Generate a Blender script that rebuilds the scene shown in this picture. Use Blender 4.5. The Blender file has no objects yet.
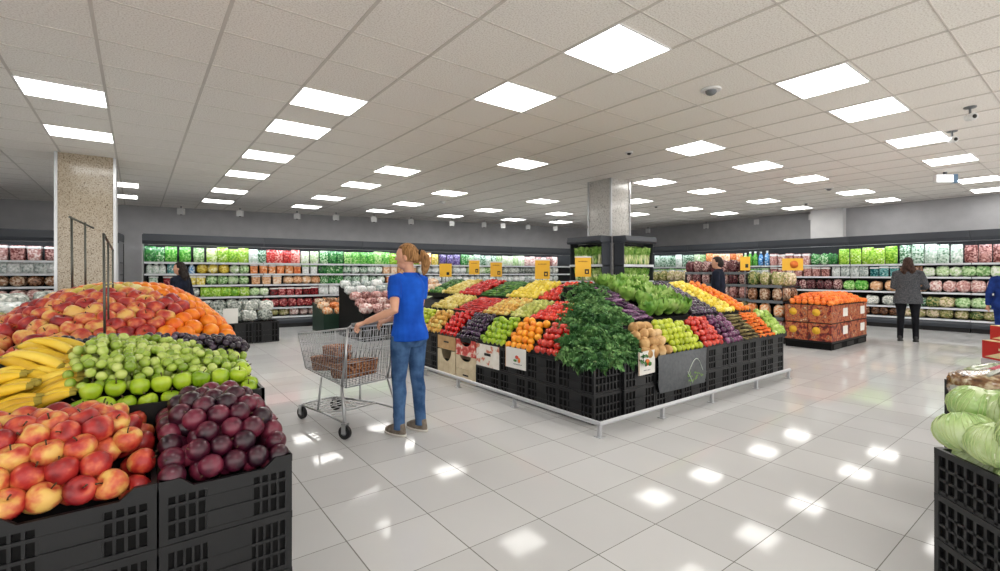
import bpy, math, random
from mathutils import Vector, Matrix
PI = math.pi
rng = random.Random(11)
SC = bpy.context.scene
COL = SC.collection
H_CAM = 1.42
CEIL = 3.40

# ------------------------------------------------------------------ camera, world, exposure
cam_d = bpy.data.cameras.new('camera')
cam_d.lens = 17.1
cam_d.sensor_width = 36.0
cam_d.shift_y = -0.0115
cam_d.clip_start = 0.02
cam = bpy.data.objects.new('camera', cam_d)
COL.objects.link(cam)
cam.location = (0, 0, H_CAM)
HEAD = math.atan2(.607, .794)
cam.rotation_euler = (PI / 2, 0, -HEAD)
SC.camera = cam
world = bpy.data.worlds.new('store_world')
SC.world = world
world.use_nodes = True
world.node_tree.nodes['Background'].inputs[0].default_value = (1.0, .965, .92, 1)
world.node_tree.nodes['Background'].inputs[1].default_value = 2.3
SC.view_settings.view_transform = 'Standard'
SC.view_settings.look = 'None'
SC.view_settings.gamma = 1.0
SC.view_settings.use_curve_mapping = False
SC.view_settings.exposure = 0.06
PANEL_EMIT = 11.5
try:
    SC.cycles.use_denoising = True
    SC.cycles.max_bounces = 8
except Exception:
    pass

# photo pixel (1000 x 571) -> place on a horizontal plane; used once, to measure where things stand
FPX, HOR = 475.0, 274.0
RX, RY = .7944, .6074
def floor_pt(px, py, z=0.0):
    d = FPX * (H_CAM - z) / (py - HOR)
    r = (px - 500) / FPX * d
    return (r * RX + d * RY, -r * RY + d * RX)
def on_line(px, a, b):
    """where the sight line of column px meets the plan line a->b; returns the distance along it"""
    r = (px - 500) / FPX
    dx, dy = r * RX + RY, -r * RY + RX
    ex, ey = b[0] - a[0], b[1] - a[1]
    L = math.hypot(ex, ey); ex /= L; ey /= L
    # t*d = a + s*e
    det = dx * (-ey) + dy * ex
    s = (dx * a[1] - dy * a[0]) / (dy * ex - dx * ey)
    return s

# ------------------------------------------------------------------ materials
MATS = {}
def hexc(r, g, b):
    f = lambda c: (c / 255 / 12.92) if c / 255 <= .04045 else ((c / 255 + .055) / 1.055) ** 2.4
    return (f(r), f(g), f(b), 1)
def newmat(name):
    m = bpy.data.materials.new(name); m.use_nodes = True
    nt = m.node_tree
    return m, nt, nt.nodes['Principled BSDF']
def plain(name, rgb, rough=.5, metal=0.0, spec=.5, coat=0.0):
    if name in MATS: return MATS[name]
    m, nt, p = newmat(name)
    p.inputs['Base Color'].default_value = hexc(*rgb)
    p.inputs['Roughness'].default_value = rough
    p.inputs['Metallic'].default_value = metal
    p.inputs['Specular IOR Level'].default_value = spec
    p.inputs['Coat Weight'].default_value = coat
    MATS[name] = m
    return m
def N(nt, t, **kw):
    n = nt.nodes.new(t)
    for k, v in kw.items(): setattr(n, k, v)
    return n
def mathn(nt, op, a, b=None):
    n = N(nt, 'ShaderNodeMath', operation=op)
    for i, x in enumerate((a, b)):
        if x is None: continue
        if isinstance(x, (int, float)): n.inputs[i].default_value = x
        else: nt.links.new(x, n.inputs[i])
    return n.outputs[0]
def ramp(nt, fac, stops, interp='LINEAR'):
    r = N(nt, 'ShaderNodeValToRGB')
    r.color_ramp.interpolation = interp
    el = r.color_ramp.elements
    while len(el) < len(stops): el.new(.5)
    for e, (p, c) in zip(el, stops): e.position = p; e.color = hexc(*c)
    nt.links.new(fac, r.inputs[0])
    return r.outputs[0]
def mottled(name, stops, scale=5.0, detail=2.0, rough=.45, kind='NOISE', rnd=0.35, bump=0.0, stretch=(1, 1, 1), coat=0.0, spec=.5, obj_rand=True):
    """colour from a noise in the thing's own space, shifted a little from one thing to the next"""
    if name in MATS: return MATS[name]
    m, nt, p = newmat(name)
    tc = N(nt, 'ShaderNodeTexCoord')
    mp = N(nt, 'ShaderNodeMapping'); mp.inputs['Scale'].default_value = stretch
    oi = N(nt, 'ShaderNodeObjectInfo')
    nt.links.new(tc.outputs['Object'], mp.inputs[0])
    sh = N(nt, 'ShaderNodeVectorMath', operation='ADD')
    sc = mathn(nt, 'MULTIPLY', oi.outputs['Random'], 37.0)
    nt.links.new(mp.outputs[0], sh.inputs[0]); nt.links.new(sc, sh.inputs[1])
    if kind == 'VORONOI':
        t = N(nt, 'ShaderNodeTexVoronoi'); t.inputs['Scale'].default_value = scale
        fac = N(nt, 'ShaderNodeSeparateColor'); nt.links.new(t.outputs['Color'], fac.inputs[0]); fac = fac.outputs[0]
    else:
        t = N(nt, 'ShaderNodeTexNoise'); t.inputs['Scale'].default_value = scale; t.inputs['Detail'].default_value = detail
        fac = t.outputs['Fac']
        fac = mathn(nt, 'ADD', mathn(nt, 'MULTIPLY', mathn(nt, 'SUBTRACT', fac, .5), 1.7), .5)
    nt.links.new(sh.outputs[0], t.inputs['Vector'])
    if obj_rand:
        fac = mathn(nt, 'ADD', fac, mathn(nt, 'MULTIPLY', mathn(nt, 'SUBTRACT', oi.outputs['Random'], .5), rnd))
    nt.links.new(ramp(nt, fac, stops), p.inputs['Base Color'])
    p.inputs['Roughness'].default_value = rough
    p.inputs['Coat Weight'].default_value = coat
    p.inputs['Specular IOR Level'].default_value = spec
    if bump:
        b = N(nt, 'ShaderNodeBump'); b.inputs['Strength'].default_value = bump; b.inputs['Distance'].default_value = .01
        nt.links.new(t.outputs[0], b.inputs['Height']); nt.links.new(b.outputs[0], p.inputs['Normal'])
    MATS[name] = m
    return m
def emit(name, rgb, s):
    if name in MATS: return MATS[name]
    m, nt, p = newmat(name)
    p.inputs['Base Color'].default_value = (.8, .8, .8, 1)
    p.inputs['Emission Color'].default_value = hexc(*rgb)
    p.inputs['Emission Strength'].default_value = s
    MATS[name] = m
    return m
def floor_material():
    m, nt, p = newmat('glossy porcelain tile')
    tc = N(nt, 'ShaderNodeTexCoord'); se = N(nt, 'ShaderNodeSeparateXYZ')
    nt.links.new(tc.outputs['Object'], se.inputs[0])
    def line(o, off, step, w):
        q = mathn(nt, 'DIVIDE', mathn(nt, 'SUBTRACT', o, off), step)
        fr = mathn(nt, 'FRACT', q)
        d = mathn(nt, 'ABSOLUTE', mathn(nt, 'SUBTRACT', fr, .5))
        return mathn(nt, 'GREATER_THAN', d, .5 - w / step / 2), mathn(nt, 'FLOOR', q)
    lx, ix = line(se.outputs[0], 1.37, .485, .0065)
    ly, iy = line(se.outputs[1], 1.16, .4465, .0045)
    g = mathn(nt, 'MAXIMUM', lx, ly)
    wn = N(nt, 'ShaderNodeTexWhiteNoise', noise_dimensions='2D')
    cv = N(nt, 'ShaderNodeCombineXYZ'); nt.links.new(ix, cv.inputs[0]); nt.links.new(iy, cv.inputs[1])
    nt.links.new(cv.outputs[0], wn.inputs['Vector'])
    nz = N(nt, 'ShaderNodeTexNoise'); nz.inputs['Scale'].default_value = 1.3; nz.inputs['Detail'].default_value = 4
    nt.links.new(tc.outputs['Object'], nz.inputs['Vector'])
    f = mathn(nt, 'ADD', mathn(nt, 'MULTIPLY', wn.outputs['Value'], .5), mathn(nt, 'MULTIPLY', nz.outputs['Fac'], .5))
    tile = ramp(nt, f, [(0.1, (188, 188, 188)), (.9, (205, 205, 205))])
    mx = N(nt, 'ShaderNodeMix', data_type='RGBA')
    nt.links.new(g, mx.inputs[0]); nt.links.new(tile, mx.inputs[6]); mx.inputs[7].default_value = hexc(118, 116, 112)
    nt.links.new(mx.outputs[2], p.inputs['Base Color'])
    nt.links.new(mathn(nt, 'ADD', mathn(nt, 'MULTIPLY', nz.outputs['Fac'], .04), mathn(nt, 'ADD', .045, mathn(nt, 'MULTIPLY', g, .5))), p.inputs['Roughness'])
    p.inputs['Specular IOR Level'].default_value = .1
    return m
M_FLOOR = floor_material()
def speckle(name, stops, scale, rough, bump=0.0):
    m, nt, p = newmat(name)
    tc = N(nt, 'ShaderNodeTexCoord')
    t = N(nt, 'ShaderNodeTexNoise'); t.inputs['Scale'].default_value = scale; t.inputs['Detail'].default_value = 3
    nt.links.new(tc.outputs['Object'], t.inputs['Vector'])
    nt.links.new(ramp(nt, t.outputs['Fac'], stops), p.inputs['Base Color'])
    p.inputs['Roughness'].default_value = rough
    if bump:
        b = N(nt, 'ShaderNodeBump'); b.inputs['Strength'].default_value = bump; b.inputs['Distance'].default_value = .005
        nt.links.new(t.outputs['Fac'], b.inputs['Height']); nt.links.new(b.outputs[0], p.inputs['Normal'])
    return m
M_CEIL = speckle('mineral fibre ceiling board', [(.35, (222, 216, 209)), (.5, (243, 239, 233)), (.7, (251, 248, 244))], 75, .95, .3)
M_TBAR = plain('painted ceiling bar', (206, 200, 193), .6)
M_WALL = speckle('grey wall paint', [(.3, (164, 164, 167)), (.7, (174, 174, 177))], 3, .8)
M_WALL2 = speckle('light grey wall paint', [(.3, (206, 206, 208)), (.7, (216, 216, 216))], 3, .8)
M_STONE = speckle('speckled stone cladding', [(.3, (112, 98, 80)), (.44, (166, 152, 132)), (.56, (190, 178, 158)), (.68, (130, 116, 96))], 44, .16)
M_STONE2 = speckle('grey granite cladding', [(.3, (140, 138, 134)), (.44, (186, 184, 180)), (.56, (204, 202, 198)), (.68, (160, 157, 152))], 38, .16)
M_STEEL = plain('brushed steel', (190, 192, 195), .3, .9)
M_CHROME = plain('zinc plated wire', (178, 182, 186), .28, .9)
M_RAIL = plain('galvanised rail', (196, 198, 202), .35, .55)
M_BLACK = plain('black plastic', (9, 10, 11), .42, spec=.35)
M_CRATE = plain('black crate plastic', (25, 26, 28), .38, spec=.4)
M_BLACK2 = plain('black board', (6, 6, 7), .7, spec=.2)
M_DARK = plain('charcoal cooler metal', (62, 66, 73), .38, .2)
M_DARK2 = plain('dark cooler lining', (30, 33, 38), .5)
M_PLINTH = plain('black plinth', (16, 17, 19), .5)
M_PRICE = plain('pale price rail', (220, 224, 228), .4)
M_WHITE = plain('white plastic', (226, 226, 226), .4)
M_GREY = plain('grey plastic', (110, 114, 118), .45)
M_RUBBER = plain('black rubber', (28, 28, 30), .6)
M_PANEL = emit('lit ceiling panel', (255, 253, 248), PANEL_EMIT)
M_STRIP = emit('cooler light tube', (240, 248, 255), 16.0)
M_YELLOW = plain('yellow card', (240, 186, 44), .5)
M_INK = plain('black ink', (24, 22, 20), .6)
M_CARD = plain('white card', (232, 230, 224), .55)

# ------------------------------------------------------------------ mesh building
class MB:
    def __init__(self): self.v = []; self.f = []; self.m = []; self.s = []
    def add(self, vs, fs, mi=0, smooth=False):
        b = len(self.v); self.v += [tuple(v) for v in vs]
        for f in fs: self.f.append(tuple(b + i for i in f)); self.m.append(mi); self.s.append(smooth)
        return self
    def box(self, x0, x1, y0, y1, z0, z1, mi=0):
        v = [(x0, y0, z0), (x1, y0, z0), (x1, y1, z0), (x0, y1, z0), (x0, y0, z1), (x1, y0, z1), (x1, y1, z1), (x0, y1, z1)]
        return self.add(v, [(0, 3, 2, 1), (4, 5, 6, 7), (0, 1, 5, 4), (1, 2, 6, 5), (2, 3, 7, 6), (3, 0, 4, 7)], mi)
    def prism(self, prof, x0, x1, mi=0):
        """closed (y,z) outline pushed along x"""
        n = len(prof)
        v = [(x0, y, z) for y, z in prof] + [(x1, y, z) for y, z in prof]
        fs = [(i, (i + 1) % n, n + (i + 1) % n, n + i) for i in range(n)] + [tuple(range(n - 1, -1, -1)), tuple(range(n, 2 * n))]
        return self.add(v, fs, mi)
    def prism_y(self, prof, y0, y1, mi=0):
        n = len(prof)
        v = [(x, y0, z) for x, z in prof] + [(x, y1, z) for x, z in prof]
        fs = [(i, (i + 1) % n, n + (i + 1) % n, n + i) for i in range(n)] + [tuple(range(n - 1, -1, -1)), tuple(range(n, 2 * n))]
        return self.add(v, fs, mi)
    def tube(self, pts, r, n=8, mi=0, smooth=True, flat=(1, 1)):
        P = [Vector(p) for p in pts]; k = len(P)
        R = list(r) if isinstance(r, (list, tuple)) else [r] * k
        vs = []; up = None
        for i in range(k):
            t = (P[min(i + 1, k - 1)] - P[max(i - 1, 0)])
            t = t.normalized() if t.length > 1e-9 else Vector((0, 0, 1))
            if up is None:
                up = Vector((0, 0, 1)) if abs(t.z) < .9 else Vector((0, 1, 0))
            a = t.cross(up)
            if a.length < 1e-6: a = t.cross(Vector((1, 0, 0)))
            a.normalize(); b = a.cross(t).normalized(); up = b
            for j in range(n):
                th = 2 * PI * j / n
                vs.append(P[i] + a * (math.cos(th) * R[i] * flat[0]) + b * (math.sin(th) * R[i] * flat[1]))
        fs = []
        for i in range(k - 1):
            for j in range(n):
                q = (j + 1) % n
                fs.append((i * n + j, i * n + q, (i + 1) * n + q, (i + 1) * n + j))
        fs.append(tuple(range(n - 1, -1, -1))); fs.append(tuple((k - 1) * n + j for j in range(n)))
        return self.add(vs, fs, mi, smooth)
    def rings(self, rs, n=16, mi=0, smooth=True):
        """rings of (cx,cy,cz,rx,ry), stacked upward and capped"""
        vs = [(cx + rx * math.cos(2 * PI * j / n), cy + ry * math.sin(2 * PI * j / n), cz) for cx, cy, cz, rx, ry in rs for j in range(n)]
        k = len(rs); fs = []
        for i in range(k - 1):
            for j in range(n):
                q = (j + 1) % n
                fs.append((i * n + j, i * n + q, (i + 1) * n + q, (i + 1) * n + j))
        fs.append(tuple(range(n - 1, -1, -1))); fs.append(tuple((k - 1) * n + j for j in range(n)))
        return self.add(vs, fs, mi, smooth)
    def lathe(self, prof, n=12, mi=0, c=(0, 0, 0), smooth=True):
        return self.rings([(c[0], c[1], c[2] + z, max(r, .0004), max(r, .0004)) for r, z in prof], n, mi, smooth)
    def ell(self, c, r, nu=12, nv=8, mi=0, fn=None, rot=None):
        vs = []; c = Vector(c)
        for i in range(nv + 1):
            ph = -PI / 2 + PI * i / nv
            for j in range(nu):
                th = 2 * PI * j / nu
                d = Vector((math.cos(ph) * math.cos(th), math.cos(ph) * math.sin(th), math.sin(ph)))
                k = fn(d) if fn else 1
                q = Vector((d.x * r[0] * k, d.y * r[1] * k, d.z * r[2] * k))
                if rot: q = rot @ q
                vs.append(c + q)
        fs = []
        for i in range(nv):
            for j in range(nu):
                q = (j + 1) % nu
                fs.append((i * nu + j, i * nu + q, (i + 1) * nu + q, (i + 1) * nu + j))
        return self.add(vs, fs, mi, True)
    def grid(self, fn, nu, nv, mi=0, smooth=True):
        vs = [fn(i / nu, j / nv) for i in range(nu + 1) for j in range(nv + 1)]
        w = nv + 1
        fs = [(i * w + j, (i + 1) * w + j, (i + 1) * w + j + 1, i * w + j + 1) for i in range(nu) for j in range(nv)]
        return self.add(vs, fs, mi, smooth)
    def mesh(self, name, mats):
        me = bpy.data.meshes.new(name)
        me.from_pydata(self.v, [], self.f)
        for m in (mats if isinstance(mats, (list, tuple)) else [mats]): me.materials.append(m)
        me.polygons.foreach_set('material_index', self.m)
        me.polygons.foreach_set('use_smooth', self.s)
        me.validate(); me.update()
        return me
    def build(self, name, mats, parent=None, loc=(0, 0, 0), rotz=0.0):
        return link(name, self.mesh(name, mats), parent, loc, rotz)
def link(name, me, parent=None, loc=(0, 0, 0), rotz=0.0, rot=None, scale=None):
    o = bpy.data.objects.new(name, me); COL.objects.link(o)
    o.location = loc
    o.rotation_euler = rot if rot is not None else (0, 0, rotz)
    if scale is not None: o.scale = (scale,) * 3 if isinstance(scale, (int, float)) else scale
    if parent is not None: o.parent = parent
    return o
def tag(o, label, cat, group=None):
    o['label'] = label; o['category'] = cat
    if group: o['group'] = group
    return o
def thing(name, label, cat, loc=(0, 0, 0), rotz=0.0, group=None):
    o = bpy.data.objects.new(name, None); COL.objects.link(o)
    o.location = loc; o.rotation_euler = (0, 0, rotz); o.empty_display_size = .1
    return tag(o, label, cat, group)
KIDS = {}
def kids(o):
    return [c for c in COL.objects if c.parent == o] if o.name not in KIDS else KIDS[o.name]
def dup(o, loc, rotz=0.0, label=None, group=None, rot=None, scale=None, _parent=None):
    c = o.copy(); COL.objects.link(c)
    if _parent is None:
        c.location = loc; c.rotation_euler = rot if rot is not None else (0, 0, rotz)
        if scale is not None: c.scale = (scale,) * 3
        if label: c['label'] = label
        if group: c['group'] = group
    else:
        c.parent = _parent
    for k in kids(o): dup(k, None, _parent=c)
    return c
def freeze(o):
    """remember a prototype's children so copying stays quick"""
    ch = [c for c in COL.objects if c.parent == o]
    KIDS[o.name] = ch
    for c in ch: freeze(c)
    return o
def structure(o): o['kind'] = 'structure'; return o
def group_copies(name, me, label, cat, group, places):
    """one object per place: (loc, euler, scale)"""
    out = []
    for loc, eu, s in places:
        o = link(name, me if not isinstance(me, list) else rng.choice(me), None, loc, rot=eu, scale=s)
        out.append(tag(o, label, cat, group))
    return out

# ------------------------------------------------------------------ the room
WL_A, WL_B = (-6.0, 18.55), (18.6, 13.55)      # far wall, in plan
WR_A, WR_B = (16.35, -4.0), (17.75, 14.6)      # wall on the other side
structure(MB().box(-7, 19, -5, 20, -.12, 0).build('floor', M_FLOOR))
structure(MB().box(-7, 19, -5, 20, CEIL, CEIL + .12).build('ceiling', M_CEIL))
def wall(name, a, b, mat, z0=0.0, z1=CEIL, th=.15):
    L = math.hypot(b[0] - a[0], b[1] - a[1]); ang = math.atan2(b[1] - a[1], b[0] - a[0])
    return structure(MB().box(0, L, 0, th, z0, z1).build(name, mat, None, (a[0], a[1], 0), ang))
wall('wall_back', WL_A, WL_B, M_WALL)
wall('wall_right', WR_B, WR_A, M_WALL)
structure(MB().box(-6.2, -6.05, 1.0, 18.6, 0, CEIL).build('wall_left', M_WALL))
# pale square pilaster on the wall above the coolers
structure(MB().box(16.73, 17.3, 5.05, 5.9, 0, CEIL).build('pillar_wall', M_WALL2))
# ceiling bars
GX = [-6.27, -5.51, -4.75, -3.99, -3.23, -2.47, -1.73, -.99, -.27, .55, 1.39, 2.11, 3.01, 3.73, 4.48, 5.24, 5.96, 6.66, 7.40]
while GX[-1] < 18: GX.append(GX[-1] + .76)
GY = [-4.1, -3.4, -2.7, -1.95, -1.25, -.55, .15, .85, 1.53, 2.2, 3.02, 3.81, 4.45, 5.23, 5.85, 6.52, 7.2, 7.9, 8.6, 9.25]
while GY[-1] < 19.5: GY.append(GY[-1] + .68)
g = MB()
for x in GX: g.box(x - .013, x + .013, -5, 20, CEIL - .006, CEIL + .002)
for y in GY: g.box(-7, 19, y - .006, y + .006, CEIL - .004, CEIL + .002)
structure(g.build('trim_1', M_TBAR))
# stone-clad pillars
def pillar(name, x0, x1, y0, y1, mat):
    p = structure(MB().box(x0, x1, y0, y1, 0, CEIL).build(name, mat))
    t = MB()
    for x in (x0, x1):
        for y in (y0, y1): t.box(x - .02, x + .02, y - .02, y + .02, 0, CEIL)
    structure(t.build('trim_corner', M_STEEL, p))
pillar('pillar_1', -1.04, -.3, 10.45, 11.2, M_STONE)
pillar('pillar_2', 7.75, 8.36, 6.38, 6.98, M_STONE2)

# lit panels, set in the ceiling
LIGHTS = [(-.63, 7.0), (-.63, 8.92), (1.75, 5.54), (1.75, 6.83), (1.75, 8.7), (1.75, 10.57), (1.75, 12.9), (1.75, 14.9),
          (3.37, 4.13), (3.37, 2.71), (5.61, 1.87), (7.02, 1.85), (5.5, 6.53), (6.98, 4.07), (9.06, 4.06), (9.16, 1.82), (11.2, 1.8),
          (11.08, 3.99), (14.0, 1.81), (15.9, 1.86), (3.97, 8.44), (3.96, 10.27), (3.95, 12.5), (3.95, 14.5), (6.05, 14.1), (6.07, 9.97),
          (6.08, 12.2), (8.5, 13.9), (8.65, 11.9), (8.75, 9.55), (11.0, 11.2), (12.8, 12.95), (10.84, 13.4), (8.86, 6.1), (10.8, 6.02),
          (13.5, 5.9), (13.8, 3.9), (15.85, 3.87), (13.3, 8.0), (15.2, 7.85), (15.7, 5.9), (-.32, 13.39), (-.34, 15.4), (10.76, 7.99), (13.1, 9.75),
          (.2, .5), (2.6, -.6), (5.61, -1.2), (9.16, -1.2), (13.9, -1.3), (-2.9, 3.2), (-2.9, 6.8), (-2.9, 10.5), (-2.9, 14.2), (-2.3, -1.5), (.2, -3.0), (7.0, -3.2), (11.5, -3.2), (-5.2, 5.0), (-5.2, 9.0)]
fr = MB()
for a in ((-.36, -.345), (.345, .36)): fr.box(a[0], a[1], -.315, .315, -.012, 0)
for a in ((-.315, -.30), (.30, .315)): fr.box(-.345, .345, a[0], a[1], -.012, 0)
fr_me = fr.mesh('frame', M_WHITE)
df_me = MB().box(-.345, .345, -.30, .30, -.008, -.001).mesh('diffuser', M_PANEL)
ROWN = ['first', 'second', 'third', 'fourth', 'fifth', 'sixth', 'seventh', 'eighth', 'ninth', 'tenth']
def order_word(i): return ROWN[i] if i < 10 else 'farther'
cols = {}
for x, y in LIGHTS: cols.setdefault(round(x / 1.5), []).append((x, y))
ci = 0
for k in sorted(cols):
    run = sorted(cols[k], key=lambda p: p[1]); ci += 1
    for i, (x, y) in enumerate(run):
        o = thing('ceiling_light', 'lit ceiling panel, %s from the front, %s row from the left' % (order_word(i), order_word(ci - 1) if ci <= 10 else 'last-but-%s' % order_word(len(cols) - ci)), 'ceiling light', (x, y, CEIL), 0, 'lit panels in the ceiling')
        link('frame', fr_me, o); link('diffuser', df_me, o)

# small things on the ceiling
def spotlight(px, py, where):
    x, y = floor_pt(px, py, CEIL)
    o = thing('spotlight', 'small white square spotlight, ' + where, 'spotlight', (x, y, CEIL), -HEAD if px < 640 else -PI / 2, 'white spotlights along the ceiling edge')
    MB().box(-.012, .012, -.012, .012, -.07, 0).build('bracket', M_GREY, o)
    MB().box(-.085, .085, -.05, .05, -.25, -.07).build('lamp_housing', M_WHITE, o)
    MB().rings([(0, 0, -.262, .03, .03), (0, 0, -.249, .035, .035)], 10).build('lens', M_INK, o)
SPL = [(181, 206), (240, 208), (297, 211), (336, 212.5), (374, 214.5), (411, 217), (452, 219), (484, 220.5), (503, 221.5), (528, 223), (555, 224.5)]
for i, (a, b) in enumerate(SPL): spotlight(a, b, '%s along the back wall from the stone pillar' % order_word(i) if i < 10 else 'last along the back wall, next to the pillar with racks')
for i, (a, b) in enumerate([(922, 201.5), (812, 212), (757, 217.5), (706, 222), (648, 227)]): spotlight(a, b, '%s along the side wall behind the shopper in grey' % order_word(i))
def dome(px, py, lab, r=.09, mat=None):
    x, y = floor_pt(px, py, CEIL)
    o = thing('ceiling_sensor', lab, 'sensor', (x, y, CEIL))
    MB().lathe([(r, 0), (r * 1.05, -.012), (r * .95, -.022), (r * .9, -.022)][::-1], 18).build('base_plate', M_WHITE, o)
    MB().ell((0, 0, -.02), (r * .6, r * .6, r * .5), 14, 8).build('dome', mat or M_GREY, o)
dome(711, 89, 'round grey vent sensor in the ceiling between two large lit panels', .1)
dome(629, 152, 'small dark ceiling sensor in front of the racked stone pillar', .06, M_INK)
dome(656, 206, 'small dark sensor on the ceiling to the right of the racked stone pillar', .07, M_INK)
dome(829, 188, 'flat grey smoke detector on the ceiling above the carton pallet', .09)
dome(806, 203, 'little black sensor on the ceiling near the pale wall pilaster', .07, M_INK)
dome(443, 201.5, 'white box sensor on the ceiling above the shopper in blue', .09, M_WHITE)
dome(557, 219, 'grey double sensor on the ceiling just left of the racked pillar', .11)
def dome_cam(px, py, lab):
    x, y = floor_pt(px, py, CEIL)
    o = thing('security_camera', lab, 'camera', (x, y, CEIL), -HEAD)
    MB().lathe([(.055, -.015), (.06, -.008), (.06, 0)], 14).build('mount', M_GREY, o)
    MB().tube([(0, 0, 0), (0, 0, -.09)], .012, 8).build('stem', M_GREY, o)
    MB().tube([(.03, .06, -.11), (-.02, -.06, -.13), (-.025, -.075, -.133)], [.04, .045, .035], 12).build('body', M_WHITE, o)
    MB().ell((-.027, -.083, -.135), (.025, .012, .025)).build('lens', M_INK, o)
dome_cam(970, 107, 'white bullet camera on a ceiling mount, nearest of the ceiling devices')
dome_cam(952, 131, 'small camera clipped to the end of a lit ceiling panel')
x, y = floor_pt(945, 172, CEIL)
o = thing('exit_light', 'white box light with blue tinted end hanging under the ceiling near the side wall', 'sign light', (x, y, CEIL), -HEAD)
MB().box(-.02, .02, -.02, .02, -.05, 0).build('hanger', M_GREY, o)
MB().box(-.2, .14, -.03, .03, -.21, -.05).build('housing', M_WHITE, o)
MB().box(.14, .22, -.035, .035, -.215, -.045).build('end_cap', plain('blue grey plastic', (110, 140, 170), .3), o)
MB().box(-.185, .13, -.035, -.03, -.195, -.065).build('lit_face', emit('lit sign face', (240, 246, 255), 1.2), o)

# ------------------------------------------------------------------ packages for the shelves
PAL = {}
def packmat(key, a, b, c, scale=22, rough=.25):
    return mottled('package ' + key, [(.18, a), (.42, b), (.56, b), (.78, c)], scale, 2, rough, rnd=.5, coat=.2)
PK = {
 'deepgreen': ('dark green', packmat('deep green', (18, 78, 40), (58, 140, 62), (200, 226, 190))),
 'brightgreen': ('bright green', packmat('bright green', (30, 120, 40), (96, 180, 62), (190, 226, 150))),
 'lime': ('lime green', packmat('lime', (96, 160, 30), (164, 206, 66), (232, 242, 190))),
 'palegreen': ('pale green and white', packmat('pale green', (110, 160, 90), (196, 222, 170), (240, 244, 232))),
 'whitegreen': ('white and green', packmat('white green', (52, 110, 66), (190, 212, 196), (240, 244, 240))),
 'red': ('red', packmat('red', (120, 14, 16), (206, 44, 40), (244, 170, 160))),
 'darkred': ('dark red', packmat('dark red', (66, 12, 18), (140, 34, 42), (214, 130, 126))),
 'orange': ('orange', packmat('orange', (206, 96, 40), (238, 150, 84), (250, 222, 190))),
 'peach': ('peach', packmat('peach', (196, 130, 84), (232, 184, 140), (244, 226, 206))),
 'yellow': ('yellow', packmat('yellow', (186, 150, 30), (228, 206, 84), (244, 236, 184))),
 'blue': ('blue and white', packmat('blue', (34, 88, 160), (84, 156, 214), (226, 240, 250))),
 'purple': ('purple and white', packmat('purple', (60, 40, 110), (140, 124, 178), (236, 234, 240))),
 'white': ('white', packmat('white', (150, 164, 160), (214, 220, 218), (246, 246, 246))),
 'pink': ('pink and brown', packmat('pink', (112, 56, 54), (198, 144, 138), (240, 220, 214))),
 'brown': ('brown', packmat('brown', (74, 44, 28), (150, 104, 74), (220, 196, 170))),
 'berry': ('dark berry', packmat('berry', (44, 18, 24), (104, 50, 56), (206, 170, 164), 30)),
 'teal': ('teal and white', packmat('teal', (20, 88, 92), (104, 168, 168), (232, 242, 240))),
 'mixed': ('mixed green and tan', packmat('mixed', (58, 92, 40), (160, 156, 96), (228, 210, 180), 26)),
 'greywrap': ('grey film wrapped', packmat('grey wrap', (84, 92, 88), (164, 170, 162), (232, 232, 226), 26)),
}
def sgn(x, p): return math.copysign(abs(x) ** p, x)
def pouch(w, h, d):
    b = MB(); nu, nv = 6, 8
    for side in (-1, 1):
        def f(u, v, side=side):
            x = 2 * u - 1; z = v
            prof = (1 - x ** 4) * max(0, 1 - abs(2 * z - .9) ** 3.2)
            pinch = 1 - .07 * (abs(2 * z - 1) ** 2)
            return (x * w / 2 * pinch * (1 if side < 0 else 1), side * (.004 + d / 2 * prof), z * h)
        g0 = MB().grid(f, nu, nv)
        fs = g0.f if side > 0 else [tuple(reversed(q)) for q in g0.f]
        b.add(g0.v, fs, 0, True)
    return b
def tubpack(w, h, d):
    b = MB()
    def rr(z, k): return [(sgn(math.cos(t), .35) * w / 2 * k, sgn(math.sin(t), .35) * d / 2 * k, z) for t in [2 * PI * i / 16 for i in range(16)]]
    lev = [(0, .84), (h * .08, .9), (h * .8, .97), (h * .81, 1.03), (h * .93, 1.03), (h * .95, .93), (h, .9)]
    vs = []; fs = []
    for z, k in lev: vs += rr(z, k)
    for i in range(len(lev) - 1):
        for j in range(16): fs.append((i * 16 + j, i * 16 + (j + 1) % 16, (i + 1) * 16 + (j + 1) % 16, (i + 1) * 16 + j))
    fs += [tuple(range(15, -1, -1)), tuple(96 + j for j in range(16))]
    b.add(vs, fs, 0, False)
    for i in range(6):
        for j in range(16):
            if i in (3, 4): b.m[i * 16 + j] = 1
    b.m[-1] = 1
    return b
def bottle(w, h):
    r = w / 2
    return MB().lathe([(r * .9, 0), (r, .01), (r, h * .6), (r * .8, h * .72), (r * .38, h * .84), (r * .38, h * .9)], 12).lathe([(r * .45, h * .88), (r * .45, h), (r * .4, h)], 10, 1)
def lumpy(w, h, d, seed, n=14):
    """a filled bag lying down: one skin pushed out by what is in it"""
    r2 = random.Random(seed)
    L = [(r2.uniform(-1, 1), r2.uniform(-1, 1), r2.uniform(.5, 1)) for _ in range(n)]
    def f(dv):
        k = 1.0 / (abs(dv.x) ** 3.4 + abs(dv.y) ** 3.4 + abs(dv.z) ** 2.6) ** (1 / 3.0)
        k *= .88
        for a, c, e in L:
            q = (dv.x * 1.2 - a) ** 2 + (dv.y * 1.2 - c) ** 2
            k += .13 * e * math.exp(-q * 14)
        return k
    b = MB().ell((0, 0, h / 2), (w / 2, d / 2, h / 2), 22, 12, 0, f)
    return b
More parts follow.
